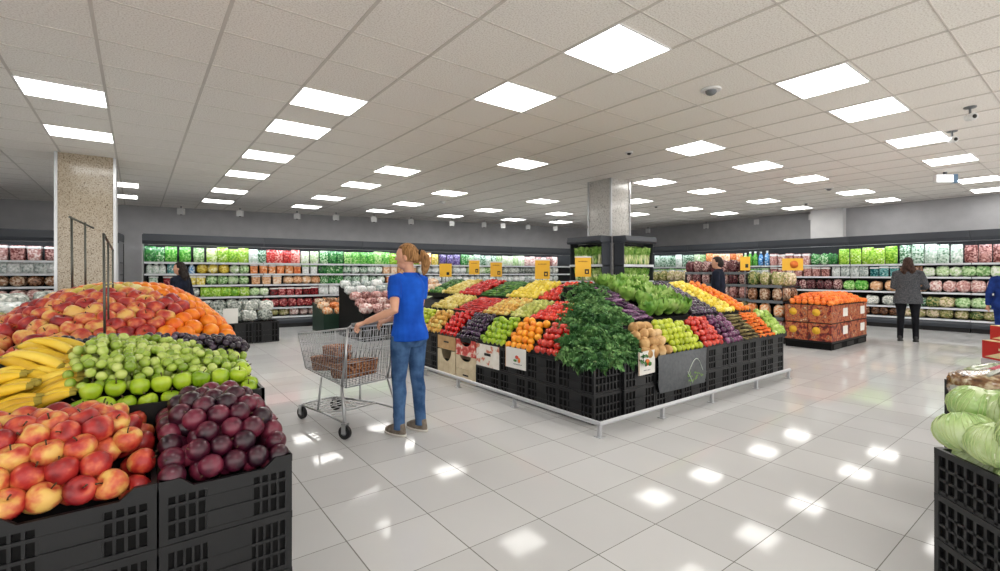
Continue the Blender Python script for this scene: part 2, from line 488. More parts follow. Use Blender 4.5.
def meshes_for(kind, key, w, h):
    lab, mat = PK[key]
    k = (kind, key, round(w, 2), round(h, 2))
    if k in PAL: return PAL[k]
    if kind == 'pouch': out = [pouch(w, h, .09).mesh('salad_pouch', mat)]
    elif kind == 'tub': out = [tubpack(w, h, w * .8).mesh('tub', [mat, M_WHITE if key not in ('white', 'palegreen') else PK['brightgreen'][1]])]
    elif kind == 'bottle': out = [bottle(w, h).mesh('bottle', [mat, M_WHITE])]
    else: out = [lumpy(w, h, .2, s, 16).mesh('produce_bag', mat) for s in (1, 2, 3)]
    PAL[k] = out
    return out
KN = {'pouch': ('salad_pouch', 'upright pouch', 'pouch'), 'tub': ('plastic_tub', 'lidded tub', 'tub'), 'bottle': ('drink_bottle', 'capped bottle', 'bottle'), 'bag': ('chilled_bag', 'lumpy filled bag', 'bag')}
SEEN = {}
def uniq(lab):
    SEEN[lab] = SEEN.get(lab, 0) + 1
    return lab
def shelf_run(a, ang, s0, s1, z, setback, kind, key, w, h, where, group, rows=1):
    """packages side by side along a shelf; a = the cooler's base corner, ang = its direction"""
    nm, kn, cat = KN[kind]; lab, _ = PK[key]
    ms = meshes_for(kind, key, w, h)
    n = max(1, round((s1 - s0) / (w * {'pouch': .95, 'tub': 1.04, 'bottle': 1.0, 'bag': .88}[kind])))
    st = (s1 - s0) / n
    ex, ey = math.cos(ang), math.sin(ang)
    for rr in range(rows):
        for i in range(n):
            s = s0 + (i + .5) * st + rng.uniform(-.01, .01)
            dd = setback + rng.uniform(-.012, .012)
            x = a[0] + ex * s - ey * dd; y = a[1] + ey * s + ex * dd
            sc = rng.uniform(.93, 1.04)
            o = link(nm, rng.choice(ms), None, (x, y, z + .001 + rr * h * 1.0), rot=(rng.uniform(-.05, .02) if kind == 'pouch' else 0, 0, ang + rng.uniform(-.12, .12)), scale=(sc, sc, sc if rows == 1 else .98))
            tag(o, '%s %s, %s' % (lab, kn, where), cat, group)

# ------------------------------------------------------------------ open chiller cabinets
def cooler(label, a, ang, s0, s1, zs, ztop, group, ends=(False, False)):
    L = s1 - s0 - .006
    ex, ey = math.cos(ang), math.sin(ang)
    o = thing('open_chiller', label, 'chiller cabinet', (a[0] + ex * s0, a[1] + ey * s0, 0), ang, group)
    MB().box(.01, L - .01, .06, .8, 0, .11).build('plinth', M_PLINTH, o)
    MB().prism([(.0, .11), (-.025, .16), (-.025, .2), (.0, .24), (.0, .27), (.05, .29), (.8, .29), (.8, .11)], 0, L).build('base_tray', M_DARK, o)
    MB().prism([(-.012, .262), (-.012, .3), (.012, .305), (.04, .295), (.04, .262)], .002, L - .002).build('deck_rail', M_PRICE, o)
    MB().box(0, L, .74, .8, .29, ztop - .22).build('back_panel', M_DARK2, o)
    MB().prism([(.0, ztop - .24), (-.03, ztop - .16), (-.03, ztop), (.8, ztop), (.8, ztop - .18), (.05, ztop - .18), (.05, ztop - .24)], 0, L).build('canopy', M_DARK, o)
    MB().box(.05, L - .05, .07, .11, ztop - .215, ztop - .185).build('light_tube', M_STRIP, o)
    for i, z in enumerate(zs):
        sb = .05 + .05 * i if i < 3 else .16
        s = MB().box(.004, L - .004, sb, .74, z - .03, z - .008).build('shelf', M_GREY, o)
        MB().prism([(sb - .012, z - .035), (sb - .018, z + .012), (sb - .004, z + .012), (sb, z - .035)], .004, L - .004).build('price_rail', M_PRICE, s)
    for e, xx in zip(ends, (0, L - .03)):
        if e: MB().prism([(-.02, 0), (-.02, .5), (.06, .6), (-.0, ztop - .1), (-.035, ztop), (.82, ztop), (.82, 0)], xx - .012, xx + .02).build('end_panel', M_STEEL, o)
    return o
# far row along the back wall
ANG_L = math.radians(-6)
AL = (-6.0, 13.45 + .1051 * 9.4)
sL = lambda px: on_line(px, AL, (AL[0] + math.cos(ANG_L), AL[1] + math.sin(ANG_L)))
ZL = [.53, .84, 1.14, 1.42, 1.70]
s_start, s_end = sL(142), 21.4
cuts = [s_start + (s_end - s_start) * i / 6 for i in range(7)]
for i in range(6):
    cooler('open dark grey chiller along the back wall, %s from its steel end' % ROWN[i], AL, ANG_L, cuts[i], cuts[i + 1], ZL, 2.36, 'chillers along the back wall', (i == 0, i == 5))
sF1 = sL(119)
cooler('open dark grey chiller against the back wall, partly hidden by the stone pillar', AL, ANG_L, sF1 - 2.4, sF1, ZL, 2.36, 'chillers beyond the stone pillar', (False, True))
cooler('open dark grey chiller cut off by the left edge of the picture', AL, ANG_L, sF1 - 4.8, sF1 - 2.4, ZL, 2.36, 'chillers beyond the stone pillar', (False, False))
SHN = ['lowest shelf', 'second shelf up', 'middle shelf', 'fourth shelf up', 'top shelf']
def runs(a, ang, fpx, zs, lev, segs, which, hmax):
    z = .3 if lev < 0 else zs[lev]
    sb = .16 if lev < 0 else (.05 + .05 * lev if lev < 3 else .16) + .07
    for p0, p1, kind, key, w, h in segs:
        a0, a1 = fpx(p0), fpx(p1)
        if a1 < a0: a0, a1 = a1, a0
        sh = 'bottom deck' if lev < 0 else SHN[lev]
        lab, kn = PK[key][0], KN[kind][1]
        where = '%s, %s' % (sh, which)
        key2 = '%s %s %s' % (lab, kn, where)
        if key2 in SEEN: where = '%s, %s, other stretch' % (sh, which)
        SEEN[key2] = 1
        shelf_run(a, ang, a0 + .01, a1 - .01, z + .012 if lev >= 0 else z + .006, sb + (.05 if kind != 'pouch' else .03), kind, key, w, h, where, '%ss in %s on the %s, %s' % (kn, lab, sh, which), 1)
B, T, P, L_ = 'bottle', 'tub', 'pouch', 'bag'
W1 = 'back wall chillers'
runs(AL, ANG_L, sL, ZL, 4, [(144, 163, P, 'deepgreen', .23, .36), (163, 192, P, 'brightgreen', .24, .37), (192, 206, P, 'palegreen', .23, .36), (206, 250, P, 'lime', .24, .37), (250, 267, P, 'whitegreen', .22, .35), (267, 301, P, 'red', .22, .35), (301, 321, P, 'palegreen', .23, .35), (321, 346, P, 'deepgreen', .23, .37), (346, 392, P, 'brightgreen', .25, .36), (392, 422, P, 'lime', .25, .35), (422, 434, P, 'orange', .24, .36), (434, 442, P, 'yellow', .24, .34), (442, 464, P, 'purple', .24, .35), (464, 478, P, 'deepgreen', .25, .35), (478, 500, P, 'whitegreen', .24, .34), (500, 528, P, 'palegreen', .25, .34), (528, 562, P, 'pink', .26, .33)], W1, .3)
runs(AL, ANG_L, sL, ZL, 3, [(144, 165, B, 'whitegreen', .15, .26), (165, 178, P, 'teal', .2, .24), (178, 196, B, 'blue', .15, .26), (196, 230, L_, 'yellow', .26, .24), (230, 250, L_, 'palegreen', .26, .24), (250, 303, T, 'orange', .2, .25), (303, 320, T, 'white', .2, .25), (320, 345, P, 'deepgreen', .24, .25), (345, 385, L_, 'whitegreen', .27, .23), (385, 420, T, 'peach', .22, .24), (420, 470, L_, 'white', .27, .23), (470, 500, L_, 'palegreen', .27, .23), (500, 562, L_, 'greywrap', .28, .23)], W1, .25)
runs(AL, ANG_L, sL, ZL, 2, [(144, 160, T, 'whitegreen', .2, .23), (160, 186, T, 'darkred', .2, .22), (186, 206, T, 'yellow', .22, .23), (206, 250, L_, 'palegreen', .26, .23), (250, 284, T, 'peach', .22, .23), (284, 322, L_, 'peach', .27, .22), (322, 345, P, 'deepgreen', .24, .25), (345, 388, L_, 'whitegreen', .27, .23), (388, 422, T, 'orange', .22, .23), (422, 562, L_, 'white', .28, .22)], W1, .25)
runs(AL, ANG_L, sL, ZL, 1, [(144, 200, L_, 'greywrap', .28, .22), (200, 250, P, 'lime', .24, .24), (250, 270, L_, 'palegreen', .27, .22), (270, 320, T, 'darkred', .21, .22), (320, 360, P, 'white', .26, .26), (360, 420, P, 'whitegreen', .26, .25), (420, 520, L_, 'mixed', .3, .22)], W1, .25)
runs(AL, ANG_L, sL, ZL, 0, [(200, 262, L_, 'greywrap', .28, .24), (262, 322, L_, 'darkred', .24, .23), (322, 372, L_, 'orange', .26, .23), (372, 420, L_, 'pink', .28, .23)], W1, .25)
runs(AL, ANG_L, sL, ZL, -1, [(235, 290, L_, 'mixed', .28, .2), (290, 345, L_, 'pink', .25, .2), (345, 420, L_, 'brown', .28, .2)], W1, .25)
W2 = 'chiller behind the stone pillar'
runs(AL, ANG_L, sL, ZL, 4, [(-14, 57, T, 'pink', .25, .33)], W2, .3)
runs(AL, ANG_L, sL, ZL, 3, [(-14, 57, P, 'white', .24, .26)], W2, .3)
runs(AL, ANG_L, sL, ZL, 2, [(-14, 57, L_, 'brown', .27, .23)], W2, .3)
runs(AL, ANG_L, sL, ZL, 1, [(-14, 57, L_, 'pink', .27, .23)], W2, .3)
runs(AL, ANG_L, sL, ZL, 0, [(-14, 57, L_, 'mixed', .28, .2)], W2, .3)
# the long row along the side wall
ANG_R = -PI / 2
AR = (15.9, 12.0)
sR = lambda px: on_line(px, AR, (AR[0], AR[1] - 1))
ZR = [.57, .95, 1.34, 1.68]
cutsR = [0.0 + i * 2.45 for i in range(7)]
for i in range(6):
    cooler('open dark grey chiller along the side wall, %s from the far corner' % ROWN[i], AR, ANG_R, cutsR[i], cutsR[i + 1], ZR, 2.47, 'chillers along the side wall', (i == 0, i == 5))
SHN = ['lowest shelf', 'second shelf up', 'third shelf up', 'top shelf', 'top shelf']
W3 = 'side wall chillers'
runs(AR, ANG_R, sR, ZR, 3, [(650, 690, P, 'whitegreen', .26, .44), (690, 702, P, 'palegreen', .25, .44), (702, 739, P, 'orange', .23, .44), (739, 754, B, 'brightgreen', .15, .46), (754, 766, B, 'blue', .15, .46), (766, 808, T, 'pink', .22, .36), (808, 835, L_, 'deepgreen', .3, .36), (835, 896, P, 'lime', .27, .46), (896, 962, P, 'whitegreen', .24, .48), (962, 1090, P, 'pink', .25, .46)], W3, .3)
runs(AR, ANG_R, sR, ZR, 2, [(650, 690, T, 'white', .24, .28), (690, 708, T, 'whitegreen', .22, .28), (708, 740, T, 'peach', .22, .27), (740, 766, T, 'white', .2, .26), (766, 828, T, 'pink', .22, .28), (828, 866, P, 'white', .22, .3), (866, 897, T, 'teal', .21, .28), (897, 920, P, 'brown', .24, .28), (920, 1090, L_, 'palegreen', .29, .26)], W3, .3)
runs(AR, ANG_R, sR, ZR, 1, [(700, 840, L_, 'berry', .25, .3), (840, 866, L_, 'brightgreen', .34, .29), (866, 897, L_, 'peach', .3, .28), (897, 926, L_, 'brown', .3, .27), (926, 1090, L_, 'pink', .29, .3)], W3, .3)
runs(AR, ANG_R, sR, ZR, 0, [(800, 862, L_, 'deepgreen', .32, .24), (862, 896, L_, 'greywrap', .34, .27), (896, 926, L_, 'whitegreen', .34, .26), (926, 952, L_, 'mixed', .34, .27), (952, 1090, L_, 'palegreen', .32, .26)], W3, .3)
runs(AR, ANG_R, sR, ZR, -1, [(850, 897, L_, 'brown', .22, .24), (897, 1090, L_, 'mixed', .3, .24)], W3, .3)
# ------------------------------------------------------------------ black ventilated crates
def crate_parts(w, d, h, pitch=.042, dip=True):
    """returns [(part name, mesh)] of a crate standing on z=0, centred in plan"""
    t = .012
    sh = MB()
    sh.box(-w / 2 + t, w / 2 - t, -d / 2 + t, d / 2 - t, .004, .014)
    e = h - (.05 if dip else .02)
    sh.box(-w / 2 + t, w / 2 - t, -d / 2 + t, -d / 2 + t + .004, .01, e).box(-w / 2 + t, w / 2 - t, d / 2 - t - .004, d / 2 - t, .01, e)
    sh.box(-w / 2 + t, -w / 2 + t + .004, -d / 2 + t, d / 2 - t, .01, h - .02).box(w / 2 - t - .004, w / 2 - t, -d / 2 + t, d / 2 - t, .01, h - .02)
    la = MB()
    def bars(n_axis, a0, a1, fixed0, fixed1, top, axis, skip=None):
        n = max(3, int((a1 - a0) / pitch)); st = (a1 - a0) / n
        for i in range(n + 1):
            c = a0 + i * st
            if skip and skip[0] < c < skip[1]: continue
            if axis == 'x': la.box(c - pitch * .16, c + pitch * .16, fixed0, fixed1, .004, top)
            else: la.box(fixed0, fixed1, c - pitch * .16, c + pitch * .16, .004, top)
    for yy in ((-d / 2, -d / 2 + t), (d / 2 - t, d / 2)):
        bars(0, -w / 2 + .02, w / 2 - .02, yy[0] + .003, yy[1], e - .005, 'x', (-w * .16, w * .16))
        for z0, z1 in ((0, .018), (h * .3, h * .3 + .012), (h * .56, h * .56 + .012)): la.box(-w / 2, w / 2, yy[0], yy[1], z0, z1)
    for xx in ((-w / 2, -w / 2 + t), (w / 2 - t, w / 2)):
        bars(0, -d / 2 + .02, d / 2 - .02, xx[0], xx[1], h - .025, 'y')
        for z0, z1 in ((0, .018), (h * .3, h * .3 + .012), (h * .56, h * .56 + .012)): la.box(xx[0], xx[1], -d / 2, d / 2, z0, z1)
    rim = MB()
    for s in (-1, 1):
        x0, x1 = sorted((s * w / 2, s * (w / 2 - t)))
        rim.box(x0 - (.004 if s < 0 else 0), x1 + (.004 if s > 0 else 0), -d / 2, d / 2, h - .028, h)
        y0, y1 = sorted((s * d / 2, s * (d / 2 - t)))
        if dip:
            rim.prism_y([(-w / 2, h), (-w / 2, h - .06), (w / 2, h - .06), (w / 2, h), (w / 2 - .06, h), (w / 2 - .1, h - .035), (-w / 2 + .1, h - .035), (-w / 2 + .06, h)], y0 - .003, y1 + .003)
        else:
            rim.box(-w / 2, w / 2, y0 - .003, y1 + .003, h - .028, h)
    for sx in (-1, 1):
        for sy in (-1, 1):
            cx, cy = sx * (w / 2 - .011), sy * (d / 2 - .011)
            rim.box(cx - .013, cx + .013, cy - .013, cy + .013, 0, h)
    hp = MB()
    hp.box(-w * .17, w * .17, -d / 2 - .002, -d / 2 + t, .02, h * .36).box(-w * .17, w * .17, -d / 2 - .002, -d / 2 + t, h * .62, e)
    hp.box(-w * .17, w * .17, -d / 2 + .004, -d / 2 + t, h * .36, h * .62)
    return [('shell', sh.mesh('shell', M_BLACK2)), ('lattice', la.mesh('lattice', M_CRATE)), ('rim', rim.mesh('rim', M_CRATE)), ('handle_panel', hp.mesh('handle_panel', M_CRATE))]
def crate(parts, label, loc, rotz, group):
    o = thing('plastic_crate', label, 'crate', loc, rotz, group)
    for n, me in parts: link(n, me, o)
    return o

# ------------------------------------------------------------------ fruit and vegetables
def rmat(name, stops, **kw): return mottled(name, stops, **kw)
M_APPLE = rmat('red and yellow apple skin', [(.12, (124, 18, 26)), (.42, (174, 44, 40)), (.6, (204, 96, 62)), (.84, (224, 180, 96))], scale=15, detail=3, rough=.38, rnd=.55, coat=.06)
M_PLUM = rmat('dark plum skin', [(.2, (34, 8, 24)), (.5, (70, 14, 36)), (.8, (112, 38, 58))], scale=13, detail=4, rough=.32, rnd=.5, coat=.12)
M_LIMEA = rmat('green apple skin', [(.2, (120, 158, 20)), (.6, (168, 196, 40)), (.9, (196, 212, 80))], scale=7, rough=.3, rnd=.4, coat=.2)
M_ORANGE = rmat('orange peel', [(.2, (224, 96, 8)), (.6, (244, 136, 16)), (.9, (250, 166, 52))], scale=16, rough=.4, rnd=.4, bump=.15)
M_ORANGEY = rmat('yellow orange peel', [(.2, (236, 128, 20)), (.6, (246, 164, 30)), (.9, (250, 186, 70))], scale=16, rough=.4, rnd=.4, bump=.15)
M_TOM = rmat('tomato skin', [(.2, (186, 22, 12)), (.6, (222, 46, 26)), (.9, (234, 84, 48))], scale=5, rough=.2, rnd=.4, coat=.3)
M_TOMP = rmat('rosy tomato skin', [(.2, (176, 32, 26)), (.6, (212, 62, 46)), (.9, (226, 100, 70))], scale=5, rough=.22, rnd=.4, coat=.3)
M_PEPR = rmat('red pepper skin', [(.2, (170, 10, 14)), (.6, (208, 28, 26)), (.9, (226, 64, 48))], scale=5, rough=.18, rnd=.4, coat=.4)
M_LEMON = rmat('lemon peel', [(.2, (214, 186, 34)), (.6, (238, 214, 70)), (.9, (246, 232, 140))], scale=9, rough=.4, rnd=.5)
M_PEAR = rmat('pale yellow pear skin', [(.2, (196, 170, 70)), (.6, (222, 204, 112)), (.9, (236, 224, 160))], scale=9, rough=.4, rnd=.6)
M_PEARO = rmat('amber pear skin', [(.2, (196, 140, 52)), (.6, (222, 176, 84)), (.9, (220, 206, 120))], scale=9, rough=.4, rnd=.6)
M_PEARG = rmat('yellow green pear skin', [(.2, (160, 168, 70)), (.6, (192, 192, 98)), (.9, (216, 212, 140))], scale=9, rough=.4, rnd=.5)
M_CUKE = rmat('cucumber skin', [(.2, (30, 78, 22)), (.6, (66, 124, 40)), (.9, (126, 166, 76))], scale=12, rough=.35, rnd=.5)
M_EGG = rmat('aubergine skin', [(.2, (30, 16, 34)), (.6, (54, 30, 58)), (.9, (98, 72, 104))], scale=6, rough=.2, rnd=.4, coat=.4)
M_EGGS = rmat('striped aubergine skin', [(.25, (46, 22, 50)), (.55, (84, 46, 84)), (.8, (152, 112, 148))], scale=8, rough=.25, rnd=.4, coat=.3, stretch=(3, 3, .4))
M_RCAB = rmat('purple onion skin', [(.2, (64, 20, 56)), (.6, (104, 44, 88)), (.9, (160, 104, 142))], scale=9, rough=.25, rnd=.4, coat=.3)
M_POT = rmat('potato skin', [(.2, (166, 122, 70)), (.6, (204, 164, 108)), (.9, (224, 192, 144))], scale=12, detail=4, rough=.65, rnd=.3, bump=.2)
M_LIME = rmat('lime skin', [(.2, (150, 166, 20)), (.6, (190, 202, 44)), (.9, (210, 218, 96))], scale=8, rough=.3, rnd=.4, coat=.2)
M_CARROT = rmat('carrot skin', [(.2, (222, 92, 14)), (.6, (240, 122, 30)), (.9, (246, 156, 76))], scale=14, rough=.5, rnd=.3)
M_ROOT = rmat('brown green root skin', [(.2, (78, 66, 38)), (.5, (124, 106, 60)), (.8, (162, 150, 98))], scale=14, detail=4, rough=.6, rnd=.6)
M_SPROUT = rmat('pale green sprout leaf', [(.2, (122, 160, 52)), (.6, (172, 200, 92)), (.9, (212, 226, 152))], scale=9, rough=.4, rnd=.4)
M_STEM = plain('brown fruit stem', (74, 54, 30), .7)
M_BAN = rmat('banana skin', [(.15, (196, 150, 24)), (.5, (232, 194, 48)), (.85, (240, 212, 88))], scale=6, rough=.45, rnd=.4)
M_BANT = plain('banana tip', (158, 140, 48), .7)
M_GRAPE = rmat('green grape skin', [(.2, (118, 148, 40)), (.6, (160, 184, 72)), (.9, (192, 206, 116))], scale=12, rough=.22, rnd=.5, coat=.3)
M_GRAPEB = rmat('black grape skin', [(.2, (20, 14, 26)), (.6, (42, 28, 46)), (.9, (92, 76, 96))], scale=12, rough=.3, rnd=.5, coat=.2)
M_KALE = rmat('kale leaf', [(.15, (46, 94, 48)), (.5, (84, 136, 72)), (.85, (140, 184, 112))], scale=14, rough=.55, rnd=.5)
M_LETT = rmat('lettuce leaf', [(.2, (92, 148, 52)), (.55, (146, 188, 86)), (.85, (196, 220, 140))], scale=5, rough=.4, rnd=.3)
M_CABB = rmat('cabbage leaf', [(.2, (150, 188, 108)), (.5, (192, 216, 150)), (.8, (230, 240, 208))], scale=7, detail=4, rough=.3, rnd=.3, coat=.4)
M_VEIN = plain('pale leaf rib', (196, 214, 150), .5)
def roundfruit(kind, mat, n=14, m=9):
    b = MB()
    if kind == 'apple':
        pr = [(.02, -.8), (.3, -.86), (.6, -.72), (.86, -.36), (1.0, .1), (.96, .45), (.74, .78), (.42, .88), (.2, .76), (.04, .62)]
        b.lathe(pr, n)
    elif kind == 'tomato':
        pr = [(.02, -.78), (.5, -.72), (.86, -.4), (1.0, .02), (.9, .42), (.58, .72), (.25, .74), (.03, .66)]
        b.lathe(pr, n)
    elif kind == 'pepper':
        vs = MB().ell((0, 0, 0), (.85, .85, 1.0), n, m, 0, lambda d: 1 + .12 * math.cos(4 * math.atan2(d.y, d.x)) * (1 - abs(d.z)) - (.25 if d.z > .9 else 0))
        b = vs
    elif kind == 'long':
        b.ell((0, 0, 0), (.42, .42, 1.7), 10, 10, 0, lambda d: 1 + .1 * d.z)
    elif kind == 'pear':
        b.lathe([(.05, -.95), (.55, -.9), (.9, -.5), (.95, -.1), (.7, .4), (.45, .8), (.38, 1.1), (.15, 1.22), (.03, 1.2)], n)
    elif kind == 'lemon':
        b.lathe([(.05, -1.25), (.2, -1.1), (.65, -.75), (.92, -.2), (.92, .2), (.65, .75), (.2, 1.1), (.05, 1.25)], n)
    elif kind == 'potato':
        r2 = random.Random(5); L = [(Vector((r2.uniform(-1, 1), r2.uniform(-1, 1), r2.uniform(-1, 1))).normalized(), r2.uniform(-.14, .14)) for _ in range(7)]
        b.ell((0, 0, 0), (1.25, .95, .85), n, m, 0, lambda d: 1 + sum(a * max(0, d.dot(v)) ** 3 for v, a in L))
    elif kind == 'carrot':
        b.lathe([(.04, -1.9), (.2, -1.4), (.42, 0), (.52, .9), (.48, 1.15), (.2, 1.25), (.02, 1.2)], 10)
    else:
        b.ell((0, 0, 0), (1, 1, .96), n, m)
    return b
FR = {}
def fruit_mesh(kind, mat, r, hi=False):
    k = (kind, mat.name, r, hi)
    if k in FR: return FR[k]
    b = roundfruit(kind, mat, 20 if hi else 12, 14 if hi else 8)
    b.v = [(x * r, y * r, z * r) for x, y, z in b.v]
    FR[k] = b.mesh(mat.name, mat)
    return FR[k]
stem_me = MB().tube([(0, 0, .026), (.001, 0, .04), (.005, .002, .052)], [.0025, .002, .003], 6).mesh('stem', M_STEM)
def pack(surf, u0, u1, v0, v1, dmin, step, order=None):
    """greedy close packing on surf(u,v)->(x,y,z): keeps dmin between neighbours in space"""
    nu = max(2, int((u1 - u0) / step)); nv = max(2, int((v1 - v0) / step))
    cand = []
    for j in range(nv + 1):
        for i in range(nu + 1):
            u = u0 + (u1 - u0) * i / nu; v = v0 + (v1 - v0) * j / nv
            p = surf(u, v)
            if p is not None: cand.append((j, i, p))
    if order: cand.sort(key=lambda c: order(c[2]))
    cell = {}; out = []
    for _, _, p in cand:
        k = tuple(int(math.floor(c / dmin)) for c in p)
        ok = True
        for a in (-1, 0, 1):
            for b in (-1, 0, 1):
                for c in (-1, 0, 1):
                    for q in cell.get((k[0] + a, k[1] + b, k[2] + c), ()):
                        if (p[0] - q[0]) ** 2 + (p[1] - q[1]) ** 2 + (p[2] - q[2]) ** 2 < dmin * dmin: ok = False; break
                    if not ok: break
                if not ok: break
            if not ok: break
        if ok: cell.setdefault(k, []).append(p); out.append(p)
    return out
def rows_then_fill(f, x0, x1, y0, y1, d, step, order, xm, xl=-9, xr=9):
    xl = max(xl, x0)
    """ordered rows up the heap's face, then greedy filling where the face turns"""
    ys = []; y = y0; last = None; acc = d
    while y <= y1:
        z = f(xm, y)
        if last is None or math.hypot(y - last[0], z - last[1]) >= d * .87: ys.append(y); last = (y, z)
        y += .001
    cell = {}; out = []
    def ok(p):
        k = tuple(int(math.floor(c / d)) for c in p)
        for a in (-1, 0, 1):
            for b in (-1, 0, 1):
                for c in (-1, 0, 1):
                    for q in cell.get((k[0] + a, k[1] + b, k[2] + c), ()):
                        if (p[0] - q[0]) ** 2 + (p[1] - q[1]) ** 2 + (p[2] - q[2]) ** 2 < (d * .925) ** 2: return False
        return True
    def put(p):
        if ok(p): cell.setdefault(tuple(int(math.floor(c / d)) for c in p), []).append(p); out.append(p)
    for j, y in enumerate(ys):
        x = x1 - (d / 2 if j % 2 else 0)
        x -= math.floor((x1 - xr) / d + .001) * d if x1 > xr else 0
        while x >= xl: put((x, y, f(x, y))); x -= d
    nx, ny = int((x1 - x0) / step), int((y1 - y0) / step)
    rest = [(x0 + (x1 - x0) * i / nx, y0 + (y1 - y0) * j / ny) for i in range(nx + 1) for j in range(ny + 1)]
    rest = sorted([(x, y, f(x, y)) for x, y in rest], key=order)
    for p in rest: put(p)
    return out
def rnd_rot(upright):
    if upright == 'any': return (rng.uniform(0, 6.28), rng.uniform(0, 6.28), rng.uniform(0, 6.28))
    if upright == 'tilt': return (rng.gauss(0, .5), rng.gauss(0, .5), rng.uniform(0, 6.28))
    return upright(rng)
def pile(name, me, label, cat, group, pts, rot='any', jit=.004, scl=(.94, 1.05), stem=False):
    for p in pts:
        o = link(name, me if not isinstance(me, list) else rng.choice(me), None, (p[0] + rng.uniform(-jit, jit), p[1] + rng.uniform(-jit, jit), p[2] + rng.uniform(-jit, jit) * .5), rot=rnd_rot(rot), scale=rng.uniform(*scl))
        tag(o, label, cat, group)
        if stem: link('stem', stem_me, o)

# ---- the big island of sloped trays
IS_MAT = M_BLACK
ISX, ISY = 3.38, 2.95
def tray(side, w0, w1, d0, d1, z0, z1, label, group, lip=.016):
    """a shallow sloped tray; side 'L' faces the aisle of the shopper (width along y, rising with x), 'F' faces the front (width along x, rising with y)"""
    b = MB(); W = w1 - w0 - .006
    t = .012
    # local: x along width, y going up the slope
    run = d1 - d0
    b.prism([(0, z0 - .05), (0, z0), (run, z1), (run, z1 - .05)], 0, W)
    wl = MB()
    wl.prism([(-t, z0 - .055), (-t, z0 + lip), (0, z0 + lip), (0, z0 - .055)], 0, W)
    wl.prism([(run, z1 - .055), (run, z1 + lip * .6), (run + t, z1 + lip * .6), (run + t, z1 - .055)], 0, W)
    for xx in (0, W - .004): wl.prism([(0, z0), (0, z0 + lip), (run, z1 + lip * .6), (run, z1)], xx, xx + .004)
    if side == 'L': o = thing('sloped_tray', label, 'tray', (d0, w1 - .003, 0), -PI / 2, group)
    else: o = thing('sloped_tray', label, 'tray', (w0 + .003, d0, 0), 0, group)
    b.build('tray_bed', M_BLACK2, o); wl.build('tray_lip', IS_MAT, o)
    return o
def fill(side, w0, w1, d0, d1, z0, z1, r, k=1.93, lift=.70, bulge=.03, inset=.012, yaxis=False, first_drop=0.0):
    """fruit centres on the tray's slope"""
    run = d1 - d0; sl = math.hypot(run, z1 - z0); nz = run / sl; nd = -(z1 - z0) / sl
    def surf(u, v):
        e = lift * r + bulge * math.sin(PI * min(1, max(0, v))) * math.sin(PI * u)
        a = w0 + inset + r * .8 + u * (w1 - w0 - 2 * inset - 1.6 * r)
        d = d0 + .01 + r * .5 + v * (run - r * .6) + nd * e
        z = z0 + v * (z1 - z0) + nz * e
        return (d, a, z) if side == 'L' else (a, d, z)
    step = r / 5
    nu = max(2, (w1 - w0 - 2 * inset - 1.6 * r) / step); nv = max(2, sl / step)
    return pack(lambda u, v: surf(u, v), 0, 1, 0, 1, r * k, 1 / max(nu, nv))
IS = 'produce island'
T1L = (3.40, 3.69, .585, .85); T2L = (3.80, 4.28, .87, 1.03); T3L = (4.42, 5.02, 1.06, 1.26)
T1F = (2.97, 3.27, .57, .85); T2F = (3.50, 4.35, .86, 1.24)
def heap(side, tier, w0, w1, name, cat, kind, mat, r, label, rot='any', k=1.93, bulge=.03, scl=(.93, 1.06)):
    tn = {T1L: 'lowest', T2L: 'middle', T3L: 'top', T1F: 'lower', T2F: 'upper'}[tier]
    fc = 'facing the shopper in blue' if side == 'L' else 'on the island front'
    tray(side, w0, w1, *tier, 'black sloped tray of %s, %s tier %s' % (label[1], tn, fc), 'sloped trays of the produce island')
    pts = fill(side, w0, w1, *tier, r, k, bulge=bulge)
    pile(name, fruit_mesh(kind, mat, r), '%s in the %s tier %s' % (label[0], tn, fc), cat, '%s in the %s tier %s' % (label[1], tn, fc), pts, rot, .005, scl)
    return len(pts)
def lay(axis_angle, spread=.25):
    """long produce lying down, pointing along an angle in plan"""
    return lambda q: (PI / 2 + q.gauss(0, .12), q.gauss(0, .1), axis_angle + q.gauss(0, spread))
CNT = 0
# side facing the shopper: lowest tier
CNT += heap('L', T1L, 3.46, 3.87, 'tomato', 'tomato', 'tomato', M_TOMP, .047, ('plump red tomato', 'red tomatoes'), 'tilt')
CNT += heap('L', T1L, 3.87, 4.36, 'orange', 'orange', 'ball', M_ORANGEY, .045, ('round bright orange', 'oranges'))
CNT += heap('L', T1L, 4.36, 4.87, 'green_apple', 'apple', 'apple', M_LIMEA, .042, ('light green apple', 'green apples'), 'tilt')
CNT += heap('L', T1L, 4.87, 5.39, 'small_aubergine', 'aubergine', 'pear', M_EGG, .036, ('small dark purple aubergine', 'small aubergines'))
CNT += heap('L', T1L, 5.39, 5.85, 'red_pepper', 'pepper', 'pepper', M_PEPR, .042, ('glossy red pepper', 'red peppers'))
CNT += heap('L', T1L, 5.85, 6.35, 'yellow_pear', 'pear', 'pear', M_PEARO, .042, ('amber yellow pear', 'amber pears'))
CNT += heap('L', T1L, 6.35, 6.85, 'lime_fruit', 'lime', 'lemon', M_LIME, .04, ('yellow green lime', 'limes'))
